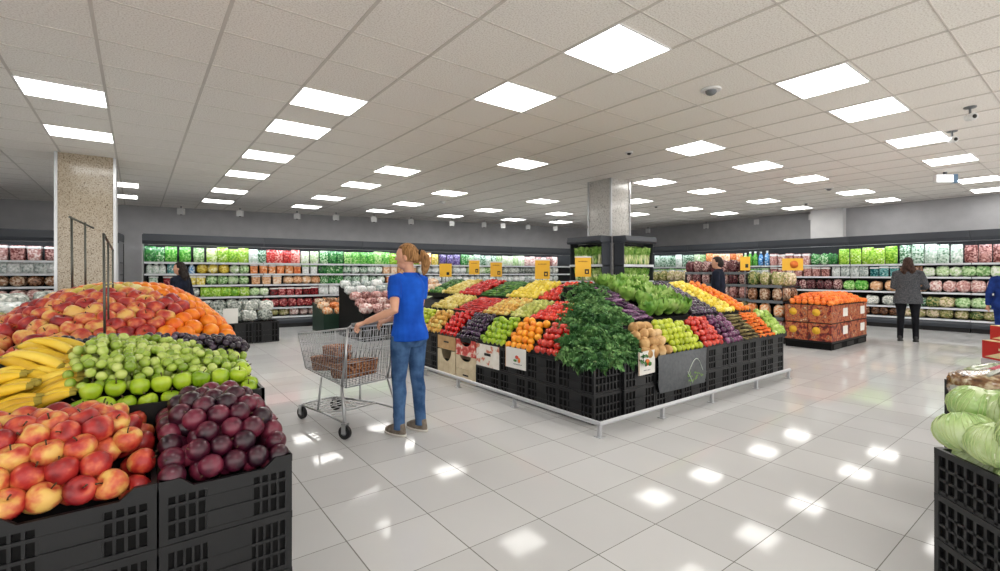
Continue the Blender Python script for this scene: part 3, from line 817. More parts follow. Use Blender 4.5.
# middle tier
CNT += heap('L', T2L, 3.80, 4.38, 'vine_tomato', 'tomato', 'tomato', M_TOM, .042, ('bright red vine tomato', 'vine tomatoes'), 'tilt')
CNT += heap('L', T2L, 4.38, 4.82, 'green_pear', 'pear', 'pear', M_PEARG, .038, ('yellow green pear', 'green pears'))
CNT += heap('L', T2L, 4.82, 5.40, 'russet_pear', 'pear', 'pear', M_PEARO, .04, ('golden russet pear', 'russet pears'))
CNT += heap('L', T2L, 5.40, 6.12, 'chilli_pepper', 'pepper', 'long', M_PEPR, .032, ('long red chilli pepper', 'red chillies'), lay(.6, .5), 1.75)
CNT += heap('L', T2L, 6.12, 6.85, 'pale_pear', 'pear', 'pear', M_PEAR, .042, ('pale yellow pear', 'pale pears'))
# top tier
CNT += heap('L', T3L, 4.36, 4.95, 'round_tomato', 'tomato', 'tomato', M_TOM, .046, ('round scarlet tomato', 'scarlet tomatoes'), 'tilt')
CNT += heap('L', T3L, 4.95, 5.66, 'lemon', 'lemon', 'lemon', M_LEMON, .044, ('bright yellow lemon', 'lemons'))
CNT += heap('L', T3L, 5.66, 6.34, 'cucumber', 'cucumber', 'long', M_CUKE, .042, ('stubby green cucumber', 'cucumbers'), lay(.9, .5), 1.7)
CNT += heap('L', T3L, 6.34, 6.98, 'sweet_pepper', 'pepper', 'pepper', M_PEPR, .05, ('large red sweet pepper', 'sweet peppers'))
CNT += heap('L', T3L, 6.98, 7.55, 'yellow_apple', 'apple', 'apple', M_PEAR, .046, ('pale yellow apple', 'yellow apples'), 'tilt')
CNT += heap('L', T3L, 7.55, 8.05, 'green_pepper', 'pepper', 'pepper', M_CUKE, .05, ('dark green pepper', 'green peppers'))
# the front: lower tier
CNT += heap('F', T1F, 4.12, 4.62, 'potato', 'potato', 'potato', M_POT, .062, ('large tan potato', 'potatoes'), 'any', 1.9)
CNT += heap('F', T1F, 4.62, 5.27, 'lime', 'lime', 'ball', M_LIME, .043, ('round yellow green lime', 'limes'))
CNT += heap('F', T1F, 5.27, 5.77, 'beef_tomato', 'tomato', 'tomato', M_TOMP, .043, ('red beef tomato', 'beef tomatoes'), 'tilt')
CNT += heap('F', T1F, 5.77, 6.24, 'red_onion', 'onion', 'ball', M_RCAB, .042, ('round purple onion', 'purple onions'))
CNT += heap('F', T1F, 6.24, 6.66, 'root_vegetable', 'root vegetable', 'long', M_ROOT, .034, ('slim brown green root', 'brown roots'), lay(.1, .4), 1.75)
CNT += heap('F', T1F, 6.66, 7.12, 'carrot', 'carrot', 'carrot', M_CARROT, .036, ('stout orange carrot', 'carrots'), lay(.2, .6), 1.6)
CNT += heap('F', T1F, 7.12, 7.52, 'sprout_head', 'sprout', 'ball', M_SPROUT, .042, ('pale green sprout head', 'pale sprouts'))
# the front: upper tier
CNT += heap('F', T2F, 5.92, 6.62, 'beetroot', 'beetroot', 'ball', M_EGG, .045, ('dark purple beetroot', 'beetroots'))
CNT += heap('F', T2F, 6.62, 7.16, 'yellow_plum', 'plum', 'ball', M_LEMON, .045, ('pale yellow plum', 'yellow plums'))
CNT += heap('F', T2F, 7.16, 7.56, 'mandarin', 'mandarin', 'ball', M_ORANGE, .046, ('deep orange mandarin', 'mandarins'))
print('island pieces', CNT)
# aubergines beside the kale
tray('F', 4.36, 4.98, *T2F, 'black sloped tray of striped aubergines in the upper tier on the island front', 'sloped trays of the produce island')
pts = fill('F', 4.36, 4.98, *T2F, .05, 1.5, bulge=.06)
pts = [p for p in pts if p[1] < 4.25 and p[0] > 4.42 + (p[1] - 3.5) * .34]
pile('long_aubergine', fruit_mesh('long', M_EGGS, .062), 'long striped purple aubergine heaped between the kale and the lettuce', 'aubergine', 'long aubergines on the island', pts, lay(.25, .35), .006)
# lettuce
tray('F', 4.98, 5.92, *T2F, 'black sloped tray of lettuce in the upper tier on the island front', 'sloped trays of the produce island')
def leaf(b, base, dirv, up, L, W, curl, frill, nfr, rr, mi=0, nu=8, nv=6, cup=0.0):
    """a ruffled leaf from base along dirv, bending toward up by curl"""
    d = Vector(dirv).normalized(); u = (Vector(up) - d * Vector(up).dot(d)).normalized(); s = d.cross(u)
    ph = rr.uniform(0, 6.28)
    def f(a, c):
        x = 2 * c - 1
        wd = W * (math.sin(PI * min(1, .12 + a * .8)) ** .7)
        bend = curl * a * a * L
        fr = frill * W * (abs(x) ** 1.6) * math.sin(nfr * a * 6.28 + ph + x * 2.1) + frill * W * .55 * max(0, a - .55) * math.sin(9 * x + ph)
        return Vector(base) + d * (a * L * (1 - .12 * abs(curl) * a)) + s * (x * wd) + u * (bend + fr + cup * W * x * x)
    b.grid(f, nu, nv, mi)
def lettuce_mesh(seed):
    rr = random.Random(seed); b = MB()
    b.ell((0, 0, .07), (.075, .075, .075), 12, 8)
    for ring, (n, tilt, L, W) in enumerate([(8, .25, .2, .085), (7, .75, .19, .08), (6, 1.15, .17, .07)]):
        for i in range(n):
            th = 2 * PI * i / n + ring * .4 + rr.uniform(-.15, .15)
            dv = (math.cos(th) * math.cos(tilt), math.sin(th) * math.cos(tilt), math.sin(tilt))
            leaf(b, (math.cos(th) * .02, math.sin(th) * .02, .02), dv, (0, 0, 1) if tilt < 1 else (-math.cos(th), -math.sin(th), .2), L, W, .45, .28, 3, rr, cup=.5)
    return b.mesh('lettuce', M_LETT)
LET = [lettuce_mesh(s) for s in (1, 2, 3)]
for i, (x, y) in enumerate([(5.06 + .2 * k + .09 * (j % 2), yy) for j, yy in enumerate((3.56, 3.74, 3.93, 4.12, 4.29)) for k in range(5 - j % 2)]):
    z = .86 + (y - 3.5) / .85 * .38 + .012
    o = link('lettuce', rng.choice(LET), None, (x, y, z), rot=(rng.gauss(.1, .25), rng.gauss(0, .2), rng.uniform(0, 6)), scale=rng.uniform(.78, .95))
    tag(o, 'light green frilly lettuce head heaped between aubergines and beetroots', 'lettuce', 'lettuces in the upper tier of the island')
# kale poured over the corner
def kale_mesh(seed):
    rr = random.Random(seed); b = MB()
    for i in range(46):
        th = rr.uniform(0, 2 * PI); tilt = rr.uniform(-.1, 1.4)
        dv = (math.cos(th) * math.cos(tilt), math.sin(th) * math.cos(tilt), math.sin(tilt))
        leaf(b, (math.cos(th) * .02, math.sin(th) * .02, .0), dv, (0, 0, 1), rr.uniform(.075, .125), rr.uniform(.026, .042), rr.uniform(-.7, .1), .85, rr.uniform(3, 5), rr, nu=10, nv=6, cup=rr.uniform(-.5, .9))
    return b.mesh('leaves', M_KALE)
KALE = [kale_mesh(s) for s in (11, 12, 13, 14)]
ks_me = MB().tube([(0, 0, -.03), (0, 0, .03)], [.014, .018], 8).mesh('stalks', M_VEIN)
rr = random.Random(3)
kzf = lambda x, y: min(1.13, .53 + .70 * min(x - 3.40, y - 2.97, .5) * .9 + .42 * max(0, min(x - 3.40, y - 2.97) - .5))
spots = []
for t in [i / 9 for i in range(10)]:
    cx, cy = 3.42 + 1.25 * t, 2.99 + 1.30 * t
    spots.append((cx, cy))
    for q in range(1, 4):
        e = .155 * q
        if e < .56 - .2 * t: spots += [(cx + e * (1.15 - .35 * t), cy), (cx, cy + e * (.85 - .1 * t))]
for x, y in spots:
    if x > 4.32 and y < 3.55: continue
    o = tag(link('kale_bunch', rng.choice(KALE), None, (x + rr.uniform(-.025, .025), y + rr.uniform(-.025, .025), kzf(x, y) + rr.uniform(.02, .05)), rot=(rr.gauss(.3, .15), rr.gauss(-.3, .15), rr.uniform(0, 6)), scale=rr.uniform(.95, 1.25)), 'curly dark green kale bunch spilling over the corner of the produce island', 'kale', 'kale bunches on the island corner')
    link('stalks', ks_me, o)
# stepped stand that carries trays
st = thing('island_stand', 'black stepped stand under the trays of the big produce island', 'display stand', (0, 0, 0))
MB().prism_y([(3.89, 0), (3.89, .79), (4.28, .93), (4.44, .96), (5.02, 1.18), (7.4, 1.18), (7.4, 0)], 4.36, 8.05).build('side_steps', M_BLACK2, st)
MB().prism([(3.40, 0), (3.40, .76), (4.35, 1.15), (4.35, 0)], 4.3, 7.52).build('front_steps', M_BLACK2, st)
MB().grid(lambda u, v: (3.42 + u * 1.4, 2.98 + v * 1.4, kzf(3.42 + u * 1.4, 2.98 + v * 1.4) - .11), 12, 12).build('corner_bed', M_BLACK2, st)
# crates round the island
CR_L = crate_parts(.48, .40, .27, .05, False)
CR_F = crate_parts(.505, .40, .27, .05, False)
ysL = [2.985, 3.47, 3.955, 4.44, 4.925, 5.41, 5.895, 6.38]
for i, y in enumerate(ysL):
    for k in (0, 1):
        if i in (4, 5): continue
        if i == 3 and k == 1: continue
        crate(CR_L, 'black island crate, %s row, %s from the corner, shopper side' % (('bottom', 'upper')[k], ROWN[i]), (3.385 + .2, y + .242, .012 + k * .273), -PI / 2, 'black crates round the produce island')
for i in range(7):
    x = 3.79 + i * .515
    for k in (0, 1):
        crate(CR_F, 'black ventilated crate, %s row, %s from the island corner along its front' % (('bottom', 'upper')[k], ROWN[i]), (x + .255, 2.955 + .2, .008 + k * .273), 0, 'black crates round the produce island')
# boxes under the apples, aubergines and peppers
M_KRAFT = speckle('kraft cardboard', [(.3, (176, 138, 92)), (.7, (198, 164, 118))], 12, .8)
M_PALEWOOD = speckle('pale plywood', [(.3, (198, 180, 146)), (.7, (222, 208, 178))], 9, .7)
M_PRINTR = mottled('red printed board', [(.25, (232, 214, 200)), (.45, (214, 96, 84)), (.7, (176, 40, 40))], 16, 2, .55, obj_rand=False)
M_PRINTW = mottled('white printed board', [(.3, (206, 120, 90)), (.4, (232, 226, 214)), (.75, (240, 236, 228))], 11, 2, .55, obj_rand=False)
def open_box(name, label, y0, y1, z0, h, mat, notch, cat='box', slot=True):
    W = y1 - y0 - .008
    o = thing(name, label, cat, (3.385, y1 - .004, z0), -PI / 2)
    t = .012; b = MB()
    if notch:
        pr = [(0, 0), (W, 0), (W, h), (W * .78, h)] + [(W * (.5 + .28 * math.cos(a)), h - h * .42 * math.sin(a)) for a in [PI * i / 8 for i in range(1, 8)]] + [(W * .22, h), (0, h)]
        b.prism_y(pr, 0, t)
    else: b.box(0, W, 0, t, 0, h)
    b.build('front_board', mat, o)
    c = MB().box(0, t, t, .4, 0, h).box(W - t, W, t, .4, 0, h).box(t, W - t, .4 - t, .4, 0, h).box(t, W - t, t, .4 - t, 0, .01)
    c.build('box_shell', mat, o)
    if slot: MB().box(W * .36, W * .64, -.002, .001, h * .5, h * .62).build('hand_slot', M_INK, o)
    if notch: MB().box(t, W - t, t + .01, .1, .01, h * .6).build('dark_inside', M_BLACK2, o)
    return o
open_box('printed_box', 'white printed box with a black hand slot under the green apples', 4.44, 4.92, .287, .27, M_PRINTW, False)
open_box('printed_box', 'red and white printed box under the small aubergines', 4.93, 5.40, .355, .21, M_PRINTR, True, slot=False)
open_box('wooden_box', 'pale wooden box with a notched front, upper of the two under the red printed box', 4.93, 5.40, .18, .17, M_PALEWOOD, True, slot=False)
open_box('wooden_box', 'pale wooden box near the floor, lower of the two under the red printed box', 4.93, 5.40, .01, .166, M_PALEWOOD, False)
open_box('cardboard_box', 'brown cardboard box with a dark hand slot under the red peppers', 5.41, 5.885, .385, .18, M_KRAFT, False)
open_box('wooden_box', 'tall tan box with a deep rounded notch below the brown cardboard box', 5.41, 5.885, .01, .36, M_PALEWOOD, True, slot=False)
# low bumper rail
o = thing('bumper_rail', 'low galvanised rail on short posts along two sides of the produce island', 'rail', (0, 0, 0))
MB().tube([(3.2, 6.9, .115), (3.2, 2.75, .115), (7.08, 2.75, .115)], .022, 8, smooth=False).build('rail_bar', M_RAIL, o)
pm = MB().box(-.016, .016, -.016, .016, 0, .1).box(-.035, .035, -.035, .035, 0, .008).mesh('post', M_RAIL)
for p in [(3.2, 2.76), (3.2, 3.93), (3.2, 5.05), (3.2, 5.9), (3.2, 6.8), (4.12, 2.75), (5.05, 2.75), (6.1, 2.75), (7.04, 2.75)]: link('post', pm, o, (p[0], p[1], 0))

# signs on the crates
def card(name, label, w, h, loc, rotz, parts, tilt=0.0, cat='sign'):
    o = thing(name, label, cat, loc, rotz)
    MB().box(-w / 2, w / 2, 0, .006, 0, h).build('board', M_CARD, o)
    for nm, mat, boxes in parts:
        b = MB()
        for x0, x1, z0, z1 in boxes: b.box(x0 * w, x1 * w, -.0015, 0, z0 * h, z1 * h)
        b.build(nm, mat, o)
    return o
M_ORG = plain('orange print', (226, 120, 40), .5); M_GRN = plain('green print', (70, 130, 50), .5); M_REDP = plain('red print', (196, 60, 44), .5); M_TANP = plain('wood brown edge', (168, 130, 90), .6)
def strokes(x0, x1, z, n, hh=.035, seed=1):
    r2 = random.Random(seed); out = []; x = x0
    while x < x1:
        w = r2.uniform(.02, .06); out.append((x, x + w, z + r2.uniform(-.008, .008), z + hh + r2.uniform(-.012, .012))); x += w + .018
    return out
def blob_print(o, nm, mat, cx, cz, rx, rz, y=-.003):
    MB().rings([(0, 0, 0, rx, rz), (0, 0, .0015, rx, rz)], 14).build(nm, mat, o).rotation_euler = (PI / 2, 0, 0)
    ch = [c for c in COL.objects if c.parent == o][-1]; ch.location = (cx, y + .0015, cz)
o = card('food_sign', 'white card with a small picture of food under the kale', .30, .235, (4.13, 2.935, .40), .06, [('lettering', M_GREY, strokes(-.28, .26, .72, 9, .07, 4)), ('side_edge', M_TANP, [(-.5, -.46, 0, 1)]), ('small_print', M_GREY, strokes(-.2, .2, .16, 8, .03, 5))])
blob_print(o, 'picture', M_ORG, .0, .12, .045, .035); blob_print(o, 'picture', M_GRN, .05, .1, .03, .022, -.004); blob_print(o, 'picture', M_REDP, -.02, .1, .022, .018, -.0045)
o = card('food_sign', 'white card with a floral print under the oranges', .36, .23, (3.372, 4.13, .36), -PI / 2, [('print_edge', M_TANP, [(-.5, -.47, 0, 1)]), ('lettering', M_GREY, strokes(-.1, .3, .2, 9, .04, 9))])
blob_print(o, 'picture', M_REDP, .03, .13, .03, .02); blob_print(o, 'picture', M_ORG, .07, .1, .022, .03, -.004); blob_print(o, 'picture', M_GRN, .0, .09, .03, .014, -.0045)
# grey bag hanging at the front
M_GAUZE = speckle('grey tarpaulin', [(.3, (74, 78, 82)), (.7, (92, 96, 100))], 30, .45)
o = thing('hanging_bag', 'dark grey plastic sheet bag with green leaf print hung below potatoes and limes', 'bag', (4.30, 2.93, .0))
def shp(u, v):
    x = u * .94; z = .57 - v * .40
    rc = .1
    if v > .7: x = .47 + (x - .47) * (1 - .1 * ((v - .7) / .3) ** 2)
    return (x, -.012 - .018 * math.sin(PI * v) * math.sin(PI * u) - .006 * math.sin(9 * u + 4 * v), z)
f1 = MB().grid(shp, 18, 10)
f2 = MB().grid(lambda u, v: tuple(a + b for a, b in zip(shp(u, v), (0, .006, 0))), 18, 10)
mb = MB(); mb.add(f1.v, f1.f, 0, True); mb.add(f2.v, [tuple(reversed(q)) for q in f2.f], 0, True)
mb.build('sheet', M_GAUZE, o)
M_LPR = plain('leaf green print', (122, 160, 74), .5); M_WPR = plain('pale print', (206, 214, 204), .5)
lp = MB(); r2 = random.Random(8)
for i in range(26):
    u, v = r2.uniform(.56, .92), r2.uniform(.58, .93)
    p = shp(u, v); L = r2.uniform(.03, .06); a = r2.uniform(0, 6.28)
    lp.add([(p[0] + math.cos(a) * L, p[1] - .004, p[2] + math.sin(a) * L * .8), (p[0] - math.sin(a) * .008, p[1] - .004, p[2] + math.cos(a) * .008), (p[0] - math.cos(a) * .01, p[1] - .004, p[2]), (p[0] + math.sin(a) * .008, p[1] - .004, p[2] - math.cos(a) * .008)], [(0, 1, 2, 3)])
lp.build('leaf_print', M_LPR, o)
MB().tube([(shp(.55, .62)[0], shp(.55, .62)[1] - .004, shp(.55, .62)[2])] + [(shp(.55 + .35 * k / 8, .62 - .38 * math.sin(PI * k / 8))[0], shp(.55 + .35 * k / 8, .4)[1] - .005, shp(0, .62 - .38 * math.sin(PI * k / 8))[2]) for k in range(1, 9)], .004, 5).build('printed_handle', M_WPR, o)
MB().tube([(shp(.53, .55 + .04 * k)[0] + .012 * k, shp(.53, .6)[1] - .012, shp(.5, .55 + .04 * k)[2]) for k in range(9)], .0035, 5).build('printed_edge', M_WPR, o)

# yellow price signs standing at the back of the top tier
def price_sign(x, y, z0, z1, w, rz, label):
    o = thing('price_sign', label, 'sign', (x, y, 1.19), rz, 'yellow price signs on the island')
    MB().tube([(0, .01, 0), (0, .01, z1 - 1.19)], .008, 6).build('stand', M_GREY, o)
    MB().box(-.08, .08, -.05, .07, 0, .012).build('foot', M_GREY, o)
    h = z1 - z0; b0 = z0 - 1.19
    MB().box(-w / 2, w / 2, -.006, 0, b0, b0 + h).build('board', M_YELLOW, o)
    MB().box(-w / 2 - .006, w / 2 + .006, -.009, .006, b0 + h - .012, b0 + h + .006).build('top_clip', M_WHITE, o)
    MB().box(w * .1, w * .36, -.0085, -.006, b0 + h * .14, b0 + h * .38).build('printed_mark', M_INK, o)
    MB().box(w * .17, w * .29, -.0095, -.0085, b0 + h * .2, b0 + h * .3).build('mark_centre', M_YELLOW, o)
    b = MB()
    for a, c, e, f in strokes(-.3, .25, .74, 5, .05, 3): b.box(a * w, c * w, -.0085, -.006, b0 + e * h, b0 + f * h)
    b.build('lettering', plain('amber print', (170, 110, 20), .6), o)
fm = -HEAD
for i, (x, y, z0, z1, w) in enumerate([(5.15, 4.75, 1.38, 1.67, .24), (5.15, 5.62, 1.34, 1.65, .24), (5.15, 6.85, 1.37, 1.64, .21), (5.15, 7.55, 1.41, 1.69, .2)]):
    price_sign(x, y, z0, z1, w, fm + .15, 'yellow price sign standing behind the top tier, %s from the racked pillar' % ROWN[i])
x, y = 5.2, 8.7
o = thing('price_sign', 'small yellow price sign just behind the blue T-shirt shopper, fifth from the racked pillar', 'sign', (x, y, 0), fm, 'yellow price signs on the island')
MB().tube([(0, .01, 0), (0, .01, 1.62)], .01, 6).build('stand', M_GREY, o); MB().box(-.15, .15, -.15, .15, 0, .015).build('foot', M_GREY, o)
MB().box(-.13, .13, -.006, 0, 1.36, 1.64).build('board', M_YELLOW, o); MB().box(.02, .08, -.009, -.006, 1.4, 1.46).build('printed_mark', M_INK, o)
# ------------------------------------------------------------------ racks on the stone pillar
M_ROM = mottled('leafy stalk bundle', [(.15, (60, 116, 50)), (.4, (150, 184, 96)), (.6, (214, 220, 150)), (.85, (240, 238, 206))], 9, 2, .45, rnd=.5, stretch=(6, 6, 1))
def stalks(seed):
    r2 = random.Random(seed); b = MB()
    b.rings([(0, 0, 0, .035, .035), (0, 0, .08, .05, .045), (0, 0, .22, .05, .045), (0, 0, .3, .03, .03)], 10)
    for i in range(9):
        th = 2 * PI * i / 9; c, s = math.cos(th), math.sin(th)
        leaf(b, (c * .02, s * .02, .16), (c * .1, s * .1, 1), (c, s, 0), r2.uniform(.2, .28), .045, .1, .35, 3, r2, 1)
    return b.mesh('leafy_bundle', [M_ROM, M_LETT])
STK = [stalks(s) for s in (1, 2, 3)]
def pillar_rack(label, loc, rotz, W, side):
    o = thing('produce_rack', label, 'rack', loc, rotz, 'canopied racks on the stone pillar')
    MB().box(0, W, .24, .26, 0, 2.05).build('back_panel', M_DARK2, o)
    MB().prism([(-.06, 2.06), (-.08, 2.1), (-.06, 2.2), (.26, 2.2), (.26, 2.06)], -.02, W + .02).build('canopy', M_DARK, o)
    for z in (1.26, 1.60):
        s = MB().box(0, W, -.0, .24, z - .02, z).build('shelf', M_GREY, o)
        MB().box(0, W, -.012, 0, z - .03, z + .02).build('price_rail', M_PRICE, s)
    for x in (0, W - .02): MB().box(x, x + .02, .0, .24, 0, 2.06).build('upright', M_DARK, o)
    ca, sa = math.cos(rotz), math.sin(rotz)
    for k, z in enumerate((1.26, 1.60)):
        n = int(W / .1)
        for i in range(n):
            lx, ly = .14 + (W - .28) * i / (n - 1), .07 + rng.uniform(-.02, .02)
            q = link('leafy_bundle', rng.choice(STK), None, (loc[0] + ca * lx - sa * ly, loc[1] + sa * lx + ca * ly, z), rot=(rng.uniform(-.06, .04), rng.gauss(0, .06), rng.uniform(0, 6)), scale=(.95, .95, .68 if k == 0 else .92))
            tag(q, 'leafy green stalk bundle, %s shelf of the pillar rack %s' % (('lower', 'upper')[k], side), 'vegetable', 'leafy bundles on the %s shelf of the rack %s' % (('lower', 'upper')[k], side))
pillar_rack('dark canopied rack of leafy bundles on the pillar, on the face toward the yellow signs', (7.48, 7.28, 0), -PI / 2, .9, 'toward the yellow signs')
pillar_rack('dark canopied rack of leafy bundles on the pillar, on the face above the lettuce', (7.82, 6.11, 0), 0, 1.0, 'above the lettuce')

# ------------------------------------------------------------------ nearest heaps by the camera
def ss(d, w): 
    t = max(0.0, min(1.0, d / w)); return 1 - (1 - t) ** 2
CR_A = crate_parts(.445, .50, .228, .030, True)
CR_P = crate_parts(.435, .50, .228, .030, True)
CR_A2 = crate_parts(.445, .50, .228, .026, False); CR_P2 = crate_parts(.435, .50, .228, .026, False)
LV = ['lowest', 'middle', 'top']
for k in range(3):
    crate(CR_A if k == 2 else CR_A2, 'black ventilated crate under the nearest red apples, %s of its stack' % LV[k], (-.1695, 2.30, .001 + k * .2295), 0, 'crates under the nearest apples')
    crate(CR_P if k == 2 else CR_P2, 'black ventilated crate under the dark plums, %s of its stack' % LV[k], (.2815, 2.30, .001 + k * .2295), 0, 'crates under the plums')
    crate(CR_A if k == 2 else CR_A2, 'black ventilated crate farther along the nearest apple row, %s of its stack' % LV[k], (-.619, 2.30, .001 + k * .2295), 0, 'crates beyond the nearest apples')
def mound_shade_sheet(surf, x0, x1, y0, y1, drop, parent_label, nu=24, nv=24): pass
def apA(x, y): return .678 + .20 * ss(y - 2.08, .25) * ss(.055 - x, .19)
def apP(x, y): return .668 + .215 * ss(y - 2.075, .30) * ss(x - .06, .12) * ss(.51 - x, .18)
def on_surf(f, x0, x1, y0, y1): return lambda u, v: (x0 + u * (x1 - x0), y0 + v * (y1 - y0), f(x0 + u * (x1 - x0), y0 + v * (y1 - y0)))
def shade_sheet(name, label, f, x0, x1, y0, y1, drop, cat='shade_sheet'):  # black sheet added to stand for the shade in gaps between heaped fruit
    n = 20
    g0 = MB().grid(lambda u, v: (x0 + u * (x1 - x0), y0 + v * (y1 - y0), max(.60, f(x0 + u * (x1 - x0), y0 + v * (y1 - y0)) - drop)), n, n)
    o = g0.build(name, M_BLACK2)
    return tag(o, label, cat)
shade_sheet('heap_shade_sheet', 'added dark sheet for the shade between the nearest heaped red apples', apA, -.8, .03, 2.075, 2.52, .12)
shade_sheet('heap_shade_sheet', 'added dark sheet for the shade between the heaped dark plums', apP, .08, .485, 2.075, 2.52, .12)
zrow = lambda p: (round(p[2] / .02), p[0])
pts = rows_then_fill(apA, -.56, .014, 2.096, 2.53, .0835, .005, lambda p: (p[1] * .35 + p[2] + .1 * abs(p[0] - .03)), -.2, -9, -.04)
pts = [p for p in pts if not (p[0] > -.03 and p[2] < .70)]
pts += rows_then_fill(lambda x, y: apA(x, y) - .068, -.52, .0, 2.135, 2.48, .085, .012, lambda p: p[1] + p[2], -.2)
pts = [p for p in pts]
pile('red_apple', fruit_mesh('apple', M_APPLE, .0475, True), 'red and yellow apple in the nearest heaped crate, beside the plums', 'apple', 'apples in the nearest crate', pts, lambda q: (q.gauss(.2, .5), q.gauss(0, .5), q.uniform(0, 6.28)), .003, (.95, 1.05), True)
pts = rows_then_fill(apP, .104, .464, 2.094, 2.52, .080, .005, lambda p: (p[1] * .35 + p[2]), .28, .17, .38)
pts += rows_then_fill(lambda x, y: apP(x, y) - .066, .125, .445, 2.13, 2.47, .082, .012, lambda p: p[1] + p[2], .28)
pile('plum', fruit_mesh('ball', M_PLUM, .044, True), 'large dark purple plum heaped in the black crate beside the nearest apples', 'plum', 'plums in the nearest crate', pts, 'any', .003, (.94, 1.05), True)

def step_stand(name, label, x0, x1, y0, y1, z):
    o = thing(name, label, 'display stand', (0, 0, 0))
    MB().box(x0 + .02, x1 - .02, y0 + .03, y1, 0, z - .012).build('carcass', M_BLACK2, o)
    MB().box(x0, x1, y0, y1, z - .01, z).build('top_board', M_BLACK, o)
    return o
def big_tray(label, x0, x1, y0, y1, z, lip):
    o = thing('display_tray', label, 'tray', (0, 0, 0))
    t = .014
    MB().box(x0, x1, y0, y1, z, z + .012).build('tray_bed', M_BLACK2, o)
    MB().box(x0, x1, y0, y0 + t, z, z + lip).box(x0, x0 + t, y0, y1, z, z + lip).box(x1 - t, x1, y0, y1, z, z + lip).box(x0, x1, y1 - t, y1, z, z + lip).build('tray_lip', M_BLACK, o)
    return o
step_stand('step_stand', 'black stand carrying the tray of bananas and green grapes', -1.2, .47, 2.60, 3.27, .752)
big_tray('long black tray holding bananas, green grapes and green apples', -1.2, .5, 2.56, 3.27, .754, .105)
step_stand('step_stand', 'taller black stand carrying the tray of apples and oranges', -1.2, .47, 3.31, 4.5, .928)
big_tray('long black tray holding the rear apples and oranges', -1.2, .5, 3.29, 4.5, .93, .085)
# green apples along the front lip and up the right end
ga = []
for i in range(9): ga.append((-.19 + i * .0785, 2.617, .855))
for i in range(8): ga.append((-.15 + i * .0785, 2.655, .918))
for i in range(4): ga += [(.449, 2.70 + i * .079, .862), (.43, 2.72 + i * .079, .93)]
pile('green_apple', fruit_mesh('apple', M_LIMEA, .040, True), 'round green apple along the lip of the grape tray', 'apple', 'green apples in the grape tray', ga, 'tilt', .006, (.95, 1.06), True)
# grape bunches
gb = MB().ell((0, 0, 0), (1, 1, 1.12), 12, 8)
def grape_mesh(mat, r):
    b = MB().ell((0, 0, 0), (r, r, r * 1.12), 12, 8); return b.mesh('grape', mat)
GR = grape_mesh(M_GRAPE, .0215); GRB = grape_mesh(M_GRAPEB, .0185)
M_GSTEM = plain('green grape stem', (120, 130, 60), .6)
gs_me = MB().tube([(-.08, 0, .0), (0, 0, .012), (.08, 0, .0)], .004, 6).tube([(0, 0, .01), (.01, .05, 0)], .003, 5).tube([(-.03, 0, .01), (-.04, -.05, 0)], .003, 5).mesh('stalk', M_GSTEM)
def bunch(loc, me, r, n, label, group, tilt, ext=(.11, .075, .045)):
    o = tag(link('grape_bunch', gs_me, None, loc, rot=tilt), label, 'grapes', group)
    got = []
    tries = 0
    while len(got) < n and tries < 1500:
        tries += 1
        d = Vector((rng.gauss(0, 1), rng.gauss(0, 1), rng.gauss(.25, 1))).normalized()
        tp = 1 - .35 * d.x
        p = Vector((d.x * ext[0], d.y * ext[1] * tp, d.z * ext[2] * tp))
        if all((p - q).length > r * 1.72 for q in got): got.append(p); link('grape', me, o, p, rot=(rng.uniform(0, 3), rng.uniform(0, 3), 0), scale=rng.uniform(.92, 1.08))
def gsurf(x, y): return .845 + .165 * ss(y - 2.66, .33) * (1 - .75 * max(0, (x + .05)) / .5) + .02
gpos = [(-.12, 2.76), (.01, 2.76), (.15, 2.77), (.30, 2.78), (-.11, 2.89), (.02, 2.89), (.14, 2.89), (.26, 2.89), (.38, 2.92), (-.07, 3.02), (.04, 3.03), (.17, 3.02), (.08, 2.83)]
for x, y in gpos:
    bunch((x, y, gsurf(x, y) + .02), GR, .0215, 34, 'plump green grape bunch heaped between the bananas and the green apples', 'green grape bunches', (rng.uniform(.1, .4), rng.gauss(0, .15), rng.uniform(-.5, .7)), (.12, .085, .055))
for x, y in [(-.27, 3.19), (-.1, 3.19), (.06, 3.18), (.2, 3.19), (.33, 3.17), (.43, 3.14), (.27, 3.08), (.40, 3.04)]:
    bunch((x, y, 1.045 - .1 * max(0, x)), GRB, .0185, 34, 'dusky black grape bunch behind the green grapes', 'black grape bunches', (rng.uniform(0, .3), rng.gauss(0, .15), rng.uniform(-.5, .5)), (.10, .07, .05))
